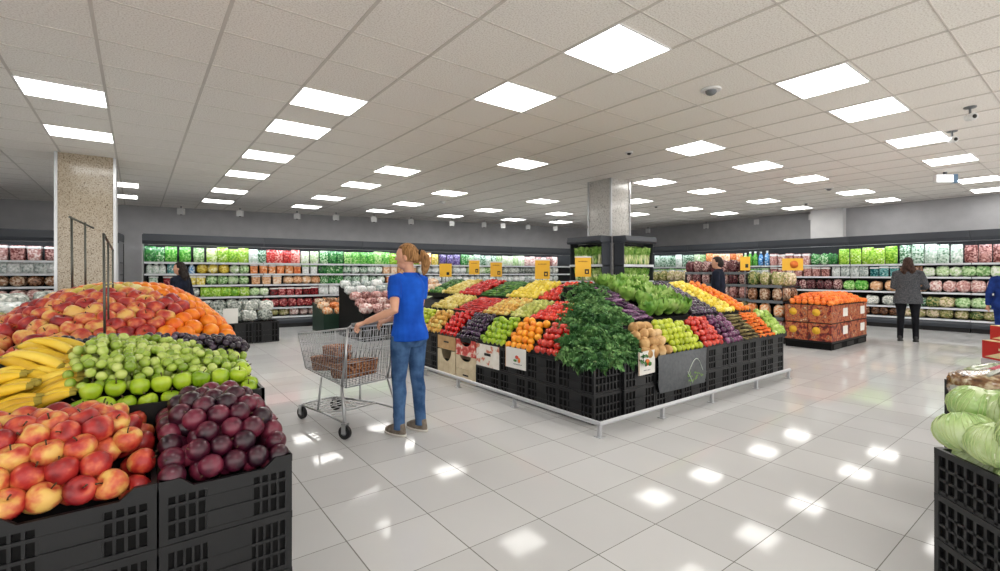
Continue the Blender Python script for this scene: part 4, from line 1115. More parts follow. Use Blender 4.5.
# bananas: hands of fruit on a crown
def banana_mesh(bend, L):
    b = MB(); n = 12; pts = []; rad = []
    for i in range(n + 1):
        t = i / n; a = bend * (t - .0)
        R = L / bend
        pts.append((R * math.sin(a), 0, R * (math.cos(a) - 1)))
        rad.append(.0075 if t < .04 else (.009 + .0145 * min(1, (t - .04) / .2) if t < .9 else .0235 - .018 * (t - .9) / .1))
    b.tube(pts, rad, 7)
    b.m = [0] * len(b.m)
    for fi in range(len(b.m)):
        if fi < 7 or fi >= 7 * (n - 1): b.m[fi] = 1
    return b.mesh('banana', [M_BAN, M_BANT])
BAN = [banana_mesh(1.0, .27), banana_mesh(1.2, .275), banana_mesh(1.1, .255)]
cr_me = MB().rings([(0, 0, -.009, .011, .018), (0, 0, 0, .014, .026), (0, 0, .009, .010, .018)], 10).mesh('crown', M_BANT)
def banana_hand(loc, az, n, pitch, roll, label):
    o = tag(link('banana_bunch', cr_me, None, loc, rot=(roll, pitch, az)), label, 'bananas', 'bunches of bananas')
    for i in range(n):
        a = (i - (n - 1) / 2) * .16
        link('banana', rng.choice(BAN), o, (0, (i - (n - 1) / 2) * .023, .005 * (i % 2)), rot=(rng.gauss(-a * .6, .08), rng.gauss(-.12, .06), a), scale=rng.uniform(.94, 1.06))
BL = 'yellow banana bunch beside the green grapes'
for loc, az, n, pit, rol in [
    ((-.43, 3.15, 1.08), -.50, 4, -.12, .0), ((-.47, 3.02, 1.045), -.42, 5, -.1, .1), ((-.42, 2.92, .99), -.3, 4, -.05, .1),
    ((-.175, 2.90, 1.01), 2.95, 5, .12, -.25), ((-.185, 2.79, .975), 3.1, 6, .16, -.25), ((-.195, 2.68, .935), 3.0, 5, .1, -.2), ((-.30, 2.63, .92), 3.15, 5, .1, -.1), ((-.33, 2.74, .965), 3.0, 5, .12, -.1), ((-.36, 2.85, 1.0), 2.95, 5, .12, -.1), ((-.50, 2.72, .95), 3.1, 5, .1, 0), ((-.52, 2.84, 1.0), 2.9, 5, .1, 0)]:
    banana_hand(loc, az, n, pit, rol, BL)
# rear apples and oranges
def ap3(x, y): return .985 + .33 * ss(y - 3.30, .78) * ss(.53 - x, .48) * ss(x + .78, .66)
shade_sheet('heap_shade_sheet', 'added dark sheet for the shade between the rear heaped apples and oranges', ap3, -.95, .48, 3.33, 4.47, .03)  # added dark sheet: shade deep among the rear fruit
pts = rows_then_fill(ap3, -.82, .46, 3.345, 4.40, .0925, .007, lambda p: (p[1] * .5 + p[2]), -.2)
A, O, Y_ = [], [], []
for p in pts:
    x, y = p[0], p[1]
    if x > .12 + .10 * math.sin(p[1] * 9) + (3.9 - y) * .08: O.append(p)
    elif y > 4.02 and x > -.28: O.append(p)
    elif y > 3.86 and x > -.3: Y_.append(p)
    else: A.append(p)
pile('red_apple', fruit_mesh('apple', M_APPLE, .0525, True), 'red and yellow apple in the long rear heap behind the bananas and grapes', 'apple', 'apples in the rear heap', A, lambda q: (q.gauss(.2, .5), q.gauss(0, .5), q.uniform(0, 6.28)), .003, (.94, 1.05), True)
pile('orange', fruit_mesh('ball', M_ORANGE, .050, True), 'round orange at the end of the rear heap behind the black grapes', 'orange', 'oranges in the rear heap', O, 'any', .003, (.95, 1.05))
pile('yellow_apple', fruit_mesh('apple', M_PEAR, .0515, True), 'pale yellow apple between the oranges at the top of the rear heap', 'apple', 'yellow apples in the rear heap', Y_, 'tilt', .003, (.95, 1.05))
# thin metal sign frames over the rear heap
M_ROD = plain('dull grey rod', (92, 94, 88), .4, .7)
o = thing('sign_frame', 'thin grey rod frame with a metal foot plate rising between grapes and rear apples', 'frame', (0, 0, 0))
MB().tube([(-.135, 3.285, .96), (-.14, 3.285, 1.63)], .006, 6).build('post', M_ROD, o)
MB().tube([(-.128, 3.5, 1.0), (-.13, 3.5, 1.60)], .005, 6).build('post', M_ROD, o)
MB().tube([(-.12, 3.85, 1.2), (-.12, 3.85, 1.575)], .005, 6).build('post', M_ROD, o)
MB().tube([(-.14, 3.26, 1.632), (-.12, 3.9, 1.57)], .006, 6).build('top_rail', M_ROD, o)
MB().tube([(-.137, 3.285, 1.36), (-.12, 3.85, 1.36)], .004, 6).build('cross_rail', M_ROD, o)
MB().box(-.165, -.105, 3.275, 3.29, .945, 1.075).build('foot_plate', M_STEEL, o)
o = thing('sign_frame', 'thin grey rod frame standing in the rear apples before the stone pillar', 'frame', (0, 0, 0))
MB().tube([(-.345, 4.3, 1.2), (-.35, 4.3, 1.80)], .007, 6).build('post', M_ROD, o)
MB().tube([(-.28, 4.33, 1.2), (-.283, 4.33, 1.775)], .006, 6).build('post', M_ROD, o)
MB().tube([(-.362, 4.29, 1.805), (-.24, 4.37, 1.74)], .007, 6).build('top_rail', M_ROD, o)

# ------------------------------------------------------------------ cabbages at the near right
E1 = math.radians(45.4); RZ = E1 - PI / 2
C0 = (2.935, .524)
def rp(lx, ly): return (C0[0] + math.cos(RZ) * lx - math.sin(RZ) * ly, C0[1] + math.sin(RZ) * lx + math.cos(RZ) * ly)
CR_C = crate_parts(.5, .62, .205, .045, False)
CR_D = crate_parts(.5, .48, .24, .045, False)
for k in range(3):
    p = rp(.25, -.31); crate(CR_C, 'black ventilated crate under the wrapped cabbages, %s of its stack' % LV[k], (p[0], p[1], .001 + k * .2065), RZ, 'crates under the cabbages')
    p = rp(.79, .31); crate(CR_D, 'black ventilated crate behind the cabbages, under the brown bag, %s of its stack' % LV[k], (p[0], p[1], .001 + k * .2415), RZ, 'crates behind the cabbages')
    p = rp(1.06, .82); crate(CR_D, 'black ventilated crate under the leafy film bag, %s of its stack' % LV[k], (p[0], p[1], .001 + k * .2415), RZ, 'crates under the leafy film bag')
def cabbage_mesh(seed):
    r2 = random.Random(seed); b = MB()
    b.ell((0, 0, 0), (.115, .095, .085), 24, 16, 0, lambda d: 1 + .035 * math.sin(5 * math.atan2(d.y, d.x) + 3 * d.z) + .02 * math.sin(9 * d.x + 7 * d.z))
    return b
def cab_wraps(seed):
    r2 = random.Random(seed); b = MB(); v = MB()
    for i in range(7):
        th = 2 * PI * i / 7 + r2.uniform(-.2, .2)
        def f(a, c, th=th):
            x = (2 * c - 1) * 1.0 * math.sin(PI * min(1, .2 + a * .75)); ph = -1.25 + a * 2.3
            k = 1.035 + .025 * math.sin(7 * c * PI + th) + .02 * a
            t = th + x * .62 / max(.35, math.cos(ph))
            return (math.cos(ph) * math.cos(t) * .115 * k, math.cos(ph) * math.sin(t) * .095 * k, math.sin(ph) * .085 * k)
        b.grid(f, 8, 8)
        for q in (-.5, -.25, 0, .25, .5):
            v.tube([tuple(1.012 * w for w in f(a / 7, .5 + q * (a / 7) * .9)) for a in range(8)], [.0028 * (1 - .09 * a) for a in range(8)], 5)
    return b, v
CB = []
CABL = 'pale green cabbage down inside the top black crate at the near right'
for s in (1, 2):
    w, v = cab_wraps(s); CB.append((cabbage_mesh(s).mesh('cabbage', M_CABB), w.mesh('outer_leaves', M_CABB), v.mesh('leaf_ribs', M_VEIN)))
for i, (px, py, dd, s) in enumerate([(966, 432, 2.08, .97), (1001, 446, 1.94, 1.02), (975, 406, 2.2, 1.0), (1003, 411, 2.12, 1.0), (1030, 440, 1.85, 1.0), (1040, 408, 1.98, 1.0), (1075, 450, 1.7, 1.0)]):
    r = (px - 500) / FPX * dd; p = (r * RX + dd * RY, -r * RY + dd * RX); z = H_CAM - (py - HOR) / FPX * dd + .02; me, w, v = CB[i % 2]
    o = tag(link('cabbage', me, None, (p[0], p[1], z - .02), rot=(rng.gauss(0, .3), rng.gauss(0, .3), rng.uniform(0, 6)), scale=s), 'pale green cabbage heaped on the black crates at the near right', 'cabbage', 'cabbages on the black crates')
    link('outer_leaves', w, o); link('leaf_ribs', v, o)
for lx in (.12, .37):
    for ly in (-.12, -.34, -.53):
        p = rp(lx, ly); me, w, v = CB[0]
        o = tag(link('cabbage', me, None, (p[0], p[1], .575), rot=(rng.gauss(0, .3), rng.gauss(0, .3), rng.uniform(0, 6))), CABL, 'cabbage', 'cabbages inside the black crate')
        link('outer_leaves', w, o); link('leaf_ribs', v, o)
for ux, uy in ((.79, .31), (1.06, .82)):
    for q in (-.12, .12):
        for t in (-.13, .1):
            p = rp(ux + q, uy + t)
            tag(link('produce_bag', rng.choice(meshes_for('bag', 'mixed', .24, .22)), None, (p[0], p[1], .50), rot=(0, 0, RZ)), 'mixed green and tan bag down inside a crate behind the cabbages', 'bag', 'bags inside the crates behind the cabbages')
p = rp(.62, .46)
M_FOIL = mottled('brown filled film', [(.2, (70, 46, 26)), (.5, (128, 92, 58)), (.75, (200, 184, 150))], 18, 3, .2, obj_rand=False, coat=.5, bump=.3)
M_FOILG = mottled('leafy filled film', [(.2, (70, 100, 60)), (.5, (150, 160, 120)), (.75, (226, 222, 210))], 18, 3, .2, obj_rand=False, coat=.5, bump=.3)
M_SEAL = plain('clear grey film', (176, 178, 170), .25)
o = tag(lumpy(.40, .17, .30, 5).build('wrapped_bag', M_FOIL, None, (p[0], p[1], .726), RZ + .3), 'shiny brown film bag lying behind the cabbages', 'bag')
MB().box(-.205, -.18, -.07, .07, .06, .085).build('sealed_end', M_SEAL, o); MB().tube([(-.12, -.05, .16), (0, -.02, .175), (.12, .05, .16)], .01, 6).build('top_seam', M_SEAL, o)
p = rp(.88, .74)
o = tag(lumpy(.4, .16, .22, 6).build('wrapped_bag', M_FOILG, None, (p[0], p[1], .726), RZ + .2), 'leafy film bag with pink band behind the brown film bag', 'bag')
MB().tube([(-.16, -.06, .13), (0, -.04, .165), (.16, -.02, .13)], .014, 6).build('pink_band', plain('pink print', (190, 90, 104), .4), o)
M_CREAM = plain('cream printed board', (226, 206, 160), .5); M_REDB = plain('red printed carton', (186, 40, 36), .45)
def carton(label, px, py, d, w, dp, h, z, top):
    r = (px - 500) / FPX * d; x, y = r * RX + d * RY, -r * RY + d * RX
    o = thing('printed_carton', label, 'carton', (x, y, z), RZ, None)
    MB().box(0, w, -dp, 0, 0, h).build('carton_body', M_REDB, o)
    MB().box(.002, w - .002, -dp + .002, -.002, h, h + .004).build('lid', M_CREAM if top else M_REDB, o)
    b = MB()
    for a, c, e, f in strokes(-.3, .2, .55, 6, .12, 7): b.box(-.002, 0, (a - .5) * dp, (c - .5) * dp, e * h, f * h)
    b.build('lettering', M_CREAM, o)
    MB().prism([(-dp * .9, h * .1), (-dp * .4, h * .5), (-dp * .05, h * .1)], -.0015, 0).build('pale_shape', M_CREAM, o)
carton('low red printed carton on the crate column beyond the film bags', 982, 0, 4.1, .6, .5, .15, .70, True)
carton('red printed carton with cream lid stacked on top of the lower red carton', 990, 0, 4.1, .5, .42, .12, .856, True)
o = thing('pallet_box', 'pale grey box carrying the red cartons beyond the film bags', 'box', (0, 0, 0))
r = (981 - 500) / FPX * 4.1; p = (r * RX + 4.1 * RY, -r * RY + 4.1 * RX)
o.location = (p[0], p[1], 0); o.rotation_euler = (0, 0, RZ)
MB().box(0, .64, -.54, 0, .12, .698).build('box_body', plain('pale lilac board', (186, 180, 186), .6), o); MB().box(.02, .62, -.52, -.02, 0, .118).build('pallet', M_BLACK, o)

# ------------------------------------------------------------------ cartons of oranges on a pallet, and the bag stands behind
M_PBOX = mottled('printed fruit carton', [(.22, (70, 24, 22)), (.42, (148, 52, 40)), (.55, (196, 120, 70)), (.68, (120, 60, 50)), (.85, (226, 190, 150))], 14, 3, .5, rnd=.2, kind='NOISE')
M_SUN = plain('sunny yellow print', (232, 178, 40), .5)
o = thing('pallet', 'black plastic pallet under the printed orange cartons', 'pallet', (10.2, 3.25, 0))
MB().box(0, 2.0, 0, .8, .12, .155).build('deck', M_BLACK, o)
MB().box(.01, 1.99, .01, .79, .0, .12).build('skirt', M_BLACK2, o)
fb = MB()
for x in (.0, .68, 1.35): fb.box(x + .1, x + .5, -.004, .0, .02, .1)
fb.build('fork_slot', M_INK, o)
for i in (0, 1):
    for j in (0, 1):
        for k in (0, 1):
            c = thing('fruit_carton', 'printed fruit carton on the black pallet, %s layer, %s %s corner' % (('lower', 'upper')[k], ('near', 'far')[i], ('front', 'rear')[j]), 'carton', (10.2 + i * 1.0 + .005, 3.25 + j * .4 + .005, .157 + k * .345), 0, 'printed cartons on the pallet')
            MB().box(0, .985, 0, .388, 0, .335).build('carton_body', M_PBOX, c)
            MB().rings([(0, 0, 0, .07, .07), (0, 0, .003, .07, .07)], 16).build('sun_print', M_SUN, c).rotation_euler = (0, -PI / 2, 0)
            ch = [q for q in COL.objects if q.parent == c][-1]; ch.location = (-.0005, .25, .19)
            MB().box(.6, .85, -.003, 0, .1, .26).build('white_label', M_CARD, c)
            MB().box(-.001, .986, -.002, .39, .325, .337).build('dark_edge', M_BLACK, c)
def psurf(x, y): return .86 + .15 * ss(x - 10.22, .5) * ss(12.2 - x, .5) * ss(y - 3.26, .3) * ss(4.07 - y, .3)
MBL = MB().grid(lambda u, v: (10.22 + 1.96 * u, 3.26 + .78 * v, psurf(10.22 + 1.96 * u, 3.26 + .78 * v) - .015), 12, 8).build('heap_shade_sheet', M_BLACK2); tag(MBL, 'added dark sheet for the shade between the loose oranges on the printed cartons', 'shade_sheet')  # dark sheet added in place of shade between the oranges
pts = pack(on_surf(psurf, 10.25, 12.16, 3.29, 4.02), 0, 1, 0, 1, .105, .016, lambda p: p[1] + p[2])
pile('orange', fruit_mesh('ball', M_CARROT, .054), 'bright orange heaped loose on top of the printed cartons', 'orange', 'oranges on the printed cartons', pts, 'any', .006)

def bag_stand(label, x0, x1, y0, y1, zs, keys, grp, w=.26, h=.24, face=('L',), where=''):
    o = thing('tiered_stand', label, 'display stand', (0, 0, 0))
    MB().box(x0 + .35, x1, y0 + .35, y1, 0, zs[-1] - .012).build('core', M_BLACK2, o)
    MB().box(x0, x1, y0, y1, 0, .12).build('plinth', M_PLINTH, o)
    for i, z in enumerate(zs):
        st = .03 * i
        s = MB().box(x0 + st, x1, y0 + st, y1, z - .025, z - .002).build('shelf', M_DARK2, o)
        MB().box(x0 + st - .008, x0 + st, y0 + st, y1, z - .03, z + .03).build('price_rail', M_GREY, s)
    MB().box(x0 + .12, x0 + .16, y1 - .05, y1, 0, zs[-1]).box(x0 + .12, x0 + .16, y0 + .1, y0 + .14, 0, zs[-1]).build('upright', M_BLACK, o)
    for i, z in enumerate(zs):
        key = keys[i]; lab, mat = PK[key]; ms = meshes_for('bag', key, w, h)
        st = .03 * i
        pos = [(x0 + st + .12, y0 + st + .14 + (y1 - y0 - st - .2) * k / max(1, int((y1 - y0) / w) - 1)) for k in range(max(2, int((y1 - y0) / w)))]
        if 'F' in face: pos += [(x0 + st + .14 + w * (k + 1), y0 + st + .12) for k in range(int((x1 - x0 - .3) / w))]
        if i == len(zs) - 1: pos += [(q[0] + .24, q[1] + .1) for q in pos[:max(2, int((y1 - y0) / w))]]
        for x, y in pos:
            b = link('produce_bag', rng.choice(ms), None, (x + rng.uniform(-.01, .01), y, z), rot=(0, 0, -PI / 2 + rng.uniform(-.2, .2)), scale=rng.uniform(.95, 1.08))
            tag(b, '%s filled bag, %s shelf up, %s' % (lab, ROWN[i], where), 'bag', '%s bags on shelf %s of the %s' % (lab, ROWN[i], where))
bag_stand('tiered stand of bagged produce just behind the printed cartons', 10.45, 11.5, 4.15, 4.92, [.16, .50, .84, 1.16], ['pink', 'orange', 'brown', 'mixed'], 'x', .21, .3, ('L', 'F'), 'stand behind the cartons')
bag_stand('longer tiered stand of dark bagged produce beyond the end of the island', 10.9, 11.9, 5.05, 6.7, [.16, .5, .84, 1.16, 1.44], ['mixed', 'mixed', 'pink', 'berry', 'berry'], 'x', .21, .3, ('L',), 'longer stand beyond the island')
bag_stand('low stand of bagged produce beyond the shopper in navy', 11.6, 12.6, 6.9, 8.6, [.5, .9, 1.2], ['mixed', 'greywrap', 'mixed'], 'x', .24, .3, ('L',), 'low stand near the far wall')
o = thing('price_sign', 'yellow price sign above the stand behind the printed cartons', 'sign', (10.62, 5.02, 0), -HEAD - .2, 'yellow signs on the bag stands')
MB().tube([(0, .01, 0), (0, .01, 1.78)], .01, 6).build('stand', M_GREY, o); MB().box(-.1, .1, -.006, 0, 1.5, 1.8).build('board', M_YELLOW, o); MB().box(.0, .06, -.009, -.006, 1.56, 1.64).build('printed_mark', M_INK, o)
o = thing('price_sign', 'wide yellow price sign with orange picture behind the printed cartons', 'sign', (12.0, 4.6, 0), -HEAD - .2, 'yellow signs on the bag stands')
MB().tube([(0, .01, 0), (0, .01, 1.78)], .01, 6).build('stand', M_GREY, o); MB().box(-.22, .22, -.006, 0, 1.5, 1.78).build('board', M_YELLOW, o); MB().rings([(0, 0, 0, .09, .09), (0, 0, .003, .09, .09)], 14).build('picture', M_ORG, o).rotation_euler = (PI / 2, 0, 0)
[q for q in COL.objects if q.parent == o][-1].location = (.03, -.006, 1.64)

# low displays by the back chillers
CR_G = crate_parts(.47, .45, .43, .06, False)
for i in range(3):
    crate(CR_G, 'tall black crate on the floor near the back chillers, %s from the aisle' % ROWN[2 - i], (.92 + i * .49 + .25, 11.02, .001), 0, 'tall black crates by the back chillers')
pts = [(.95 + .3 * i, 10.95 + .22 * (j % 2), .44 + .0 * j) for i in range(5) for j in range(1)] + [(1.0 + .3 * i, 11.12, .62) for i in range(5)]
for p in pts:
    b = link('produce_bag', rng.choice(meshes_for('bag', 'greywrap', .31, .24)), None, p, rot=(0, 0, rng.uniform(-.3, .3)), scale=rng.uniform(.95, 1.1))
    tag(b, 'film wrapped produce bag heaped on the tall black crates', 'bag', 'bags on the tall black crates')
o = thing('price_card', 'white card standing on the tall black crates', 'sign', (1.48, 10.76, .435), 0)
MB().box(-.13, .13, 0, .006, 0, .3).build('board', M_CARD, o); MB().box(-.1, .1, .006, .05, 0, .006).build('foot', M_CARD, o)
M_GRNB = plain('dark green crate plastic', (24, 52, 38), .45)
def slope_stand(label, x0, x1, y0, y1, zf, zb, keys, where, w=.24, h=.17, body=None):
    o = thing('sloped_stand', label, 'display stand', (0, 0, 0))
    MB().prism([(y0, 0), (y0, zf - .03), (y0 + .06, zf), (y1, zb), (y1, 0)], x0, x1).build('carcass', body or M_BLACK2, o)
    MB().box(x0 - .005, x1 + .005, y0 - .015, y0, zf - .12, zf + .03).build('front_lip', body or M_BLACK, o)
    rows = len(keys)
    for j, key in enumerate(keys):
        y = y0 + .16 + (y1 - y0 - .25) * j / max(1, rows - 1)
        z = zf + (zb - zf) * (y - .11 - y0) / (y1 - y0)
        n = int((x1 - x0) / w)
        for i in range(n):
            b = link('produce_bag', rng.choice(meshes_for('bag', key, w, h)), None, (x0 + (i + .5) * (x1 - x0) / n, y + rng.uniform(-.02, .02), z), rot=(.25, 0, rng.uniform(-.3, .3)), scale=rng.uniform(.95, 1.15))
            tag(b, '%s filled bag, %s row of the %s' % (PK[key][0], ROWN[j], where), 'bag', '%s bags, row %s of the %s' % (PK[key][0], ROWN[j], where))
slope_stand('sloped black stand of pink bags behind the shopping trolley', 3.75, 4.75, 9.6, 11.1, .55, 1.15, ['pink', 'pink', 'pink', 'white', 'white'], 'stand behind the trolley', .25, .2)
slope_stand('dark green stand of orange bags near the back chillers', 3.55, 4.4, 11.6, 12.5, .42, .7, ['orange', 'orange', 'brown'], 'green stand near the back chillers', .25, .17, M_GRNB)
slope_stand('sloped stand of pale bags beyond the end of the island', 4.7, 5.7, 8.95, 10.0, .75, 1.2, ['palegreen', 'yellow', 'peach', 'peach'], 'stand beyond the island end', .25, .2)
slope_stand('low stand of mixed bags to the left of the rear apples', -1.9, -.62, 6.3, 7.6, .75, 1.05, ['whitegreen', 'mixed', 'white', 'greywrap'], 'low stand left of the apples', .3, .2)

# ------------------------------------------------------------------ shopping trolley
CART_RZ = math.atan2(.27, .96)
CART = (1.70, 4.13)
cart = thing('shopping_trolley', 'wire shopping trolley pushed by the shopper in the blue T-shirt', 'shopping trolley', (CART[0], CART[1], 0), CART_RZ)
V3 = Vector
bt = {('r', 'l', 't'): V3((-.275, .0, .95)), ('r', 'r', 't'): V3((.275, .0, .95)), ('r', 'l', 'b'): V3((-.25, .04, .43)), ('r', 'r', 'b'): V3((.25, .04, .43)),
      ('f', 'l', 't'): V3((-.205, .88, .83)), ('f', 'r', 't'): V3((.205, .88, .83)), ('f', 'l', 'b'): V3((-.175, .80, .50)), ('f', 'r', 'b'): V3((.175, .80, .50))}
def wires(a, b, c, d, n1, n2, r=.0026, r2=None):
    """a-b top edge, d-c bottom edge"""
    m = MB()
    for i in range(n1 + 1):
        t = i / n1; m.tube([a.lerp(b, t), d.lerp(c, t)], r, 5)
    for j in range(n2 + 1):
        t = j / n2; m.tube([a.lerp(d, t), b.lerp(c, t)], r2 or r * 1.1, 5)
    return m
g_ = lambda s: bt[tuple(s)]
wires(g_('rlt'), g_('flt'), g_('flb'), g_('rlb'), 26, 4).build('side_basket', M_CHROME, cart)
wires(g_('rrt'), g_('frt'), g_('frb'), g_('rrb'), 26, 4).build('side_basket', M_CHROME, cart)
wires(g_('flt'), g_('frt'), g_('frb'), g_('flb'), 13, 6).build('front_basket', M_CHROME, cart)
wires(g_('rlt'), g_('rrt'), g_('rrb'), g_('rlb'), 15, 5).build('rear_gate', M_CHROME, cart)
wires(g_('rlb'), g_('rrb'), g_('frb'), g_('flb'), 10, 14, .003).build('basket_floor', M_CHROME, cart)
wires(V3((-.25, .10, .9)), V3((.25, .10, .9)), V3((.23, .2, .62)), V3((-.23, .2, .62)), 10, 3, .003).build('child_seat', M_CHROME, cart)
rm = MB()
rm.tube([g_('rlt'), g_('flt'), g_('frt'), g_('rrt'), g_('rlt')], .008, 8, smooth=False)
rm.tube([g_('rlb'), g_('flb'), g_('frb'), g_('rrb'), g_('rlb')], .007, 8, smooth=False)
for s in ('rl', 'rr', 'fl', 'fr'): rm.tube([g_(s + 't'), g_(s + 'b')], .007, 8)
rm.build('basket_rim', M_STEEL, cart)
fr_ = MB()
for s in (-1, 1):
    fr_.tube([(s * .29, -.0, .125), (s * .255, .10, .43)], .014, 8)
    fr_.tube([(s * .255, .10, .43), (s * .265, .05, .60), (s * .275, -.02, .95)], .011, 8)
    fr_.tube([(s * .29, .0, .135), (s * .26, .3, .15), (s * .19, .84, .135)], .011, 8)
    fr_.tube([(s * .235, .50, .15), (s * .215, .47, .46)], .009, 8)
    fr_.tube([(s * .275, -.02, .95), (s * .275, -.085, .985)], .011, 8)
fr_.tube([(-.19, .84, .135), (-.1, .88, .135), (.1, .88, .135), (.19, .84, .135)], .011, 8)
fr_.tube([(-.262, .28, .15), (.262, .28, .15)], .008, 8)
fr_.build('frame', M_STEEL, cart)
wires(V3((-.255, .28, .152)), V3((.255, .28, .152)), V3((.185, .85, .14)), V3((-.185, .85, .14)), 5, 7, .004).build('lower_rack', M_STEEL, cart)
MB().tube([(-.285, -.09, .99), (.285, -.09, .99)], .0145, 12).build('handle', M_GREY, cart)
wh_me = MB().tube([(-.015, 0, 0), (.015, 0, 0)], .058, 18, smooth=False).mesh('wheel', M_RUBBER)
hub_me = MB().tube([(-.019, 0, 0), (.019, 0, 0)], .026, 12, smooth=False).mesh('hub', M_GREY)
fk_me = MB().box(-.026, -.02, -.02, .02, -.01, .075).box(.02, .026, -.02, .02, -.01, .075).box(-.026, .026, -.022, .022, .066, .08).mesh('caster', M_STEEL)
for x, y, a in [(-.29, 0, .3), (.29, 0, -.2), (-.19, .84, .1), (.19, .84, .5)]:
    c = link('caster', fk_me, cart, (x, y, .059), a)
    link('wheel', wh_me, c); link('hub', hub_me, c)
M_WICK = mottled('brown wicker', [(.25, (96, 52, 32)), (.5, (164, 102, 66)), (.8, (222, 172, 128))], 55, 2, .6, obj_rand=False, bump=.5)
def wicker(w, d, h, rounds=7, loop=30):
    b = MB()
    def rr(t, k): return (sgn(math.cos(t), .45) * w / 2 * k, sgn(math.sin(t), .45) * d / 2 * k)
    for j in range(rounds):
        z = h * (j + .5) / rounds; k = .88 + .12 * j / rounds
        pts = []
        for i in range(loop * 2 + 1):
            t = 2 * PI * i / (loop * 2); x, y = rr(t, k * (1 + (.03 if (i + j) % 2 else -.01))); pts.append((x, y, z))
        b.tube(pts, h / rounds * .55, 6)
    b.rings([(0, 0, .004, w * .4, d * .4), (0, 0, .012, w * .4, d * .4)], 12)
    for j in range(5):
        y = (j - 2) * d * .17; b.tube([(-w * .42, y, h * .72 + .012 * (j % 2)), (0, y + .01, h * .86), (w * .42, y, h * .72)], .016, 6)
    return b
def in_cart(x, y, z, a=0.0):
    c, s = math.cos(CART_RZ), math.sin(CART_RZ); return (CART[0] + c * x - s * y, CART[1] + s * x + c * y, z)
WK = wicker(.30, .26, .115).mesh('wicker_tray', M_WICK)
WKR = wicker(.19, .19, .10).mesh('wicker_tray', M_WICK)
for (x, y, z, me, s, lab) in [(-.02, .60, .498, WK, (1.05, 1.1, 1.15), 'flat brown wicker tray at the front of the trolley basket'), (.02, .29, .462, WK, (1.35, 1.1, 1.2), 'flat brown wicker tray at the rear of the trolley basket'), (-.05, .47, .625, WKR, (1.1, 1.1, 1.1), 'small round brown wicker tray stacked on top in the trolley')]:
    o = tag(link('wicker_tray', me, None, in_cart(x, y, z), rot=(-.09 if z < .55 else 0, 0, CART_RZ + .05), scale=s), lab, 'wicker tray', 'wicker trays in the trolley')

# ------------------------------------------------------------------ people
M_SKIN = speckle('light skin', [(.3, (206, 150, 122)), (.7, (224, 172, 144))], 6, .55)
M_EYE = plain('eye white', (230, 226, 220), .3); M_IRIS = plain('dark iris', (60, 46, 36), .3); M_LIP = plain('lips', (176, 96, 86), .5)
def cloth(name, a, b, sc=14, rough=.85, bump=.25): return mottled(name, [(.25, a), (.75, b)], sc, 3, rough, obj_rand=False, bump=bump, spec=.2)
M_BLUE = cloth('blue jersey', (16, 70, 170), (26, 92, 204), 5)
M_JEAN = cloth('blue denim', (42, 72, 112), (78, 110, 152), 9)
M_SHOE = cloth('taupe canvas', (112, 102, 92), (140, 130, 118), 30)
M_SOLE = plain('pale shoe sole', (216, 212, 204), .6)
def hairmat(name, a, b): return mottled(name, [(.2, a), (.5, b), (.8, tuple(min(255, c + 22) for c in b))], 26, 3, .65, obj_rand=False, bump=.5, stretch=(3, 3, .5), spec=.25)
M_HAIRB = hairmat('dark blond hair', (96, 64, 34), (150, 108, 64))
M_HAIRD = hairmat('dark brown hair', (26, 16, 12), (54, 34, 26))
M_HAIRK = hairmat('black brown hair', (14, 11, 10), (34, 26, 22))
def remesh(o, v, smooth=3):
    m = o.modifiers.new('skin', 'REMESH'); m.mode = 'VOXEL'; m.voxel_size = v; m.use_smooth_shade = True
    s = o.modifiers.new('soft', 'SMOOTH'); s.iterations = smooth; s.factor = .5
def hand(b, wrist, d, down, side, curl, s=1.0):
    """palm, four unequal fingers and a side thumb; d = along the hand, down = palm normal"""
    d = Vector(d).normalized(); dn = Vector(down); dn = (dn - d * dn.dot(d)).normalized(); ac = d.cross(dn) * side
    w = Vector(wrist)
    b.tube([w - d * .02, w + d * .03, w + d * .075, w + d * .09], [.024 * s, .034 * s, .04 * s, .034 * s], 10, flat=(1, .55) if abs(d.z) < .9 else (1, .55))
    for i, L in enumerate((.068, .078, .073, .056)):
        q = w + d * .082 + ac * ((i - 1.5) * .0205)
        a = curl
        p1 = q + (d * math.cos(a) + dn * math.sin(a)) * (L * .45)
        p2 = p1 + (d * math.cos(a * 2) + dn * math.sin(a * 2)) * (L * .33)
        p3 = p2 + (d * math.cos(a * 2.8) + dn * math.sin(a * 2.8)) * (L * .25)
        b.tube([q - d * .02, q, p1, p2, p3], [.0095, .0098, .0092, .0085, .007], 8)
    q = w + d * .03 - ac * .03
    t1 = q - ac * .022 + d * .025 + dn * .012; t2 = t1 + d * .026 + dn * .02 * (1 + curl)
    b.tube([q + ac * .012, q, t1, t2], [.013, .0125, .0105, .008], 8)
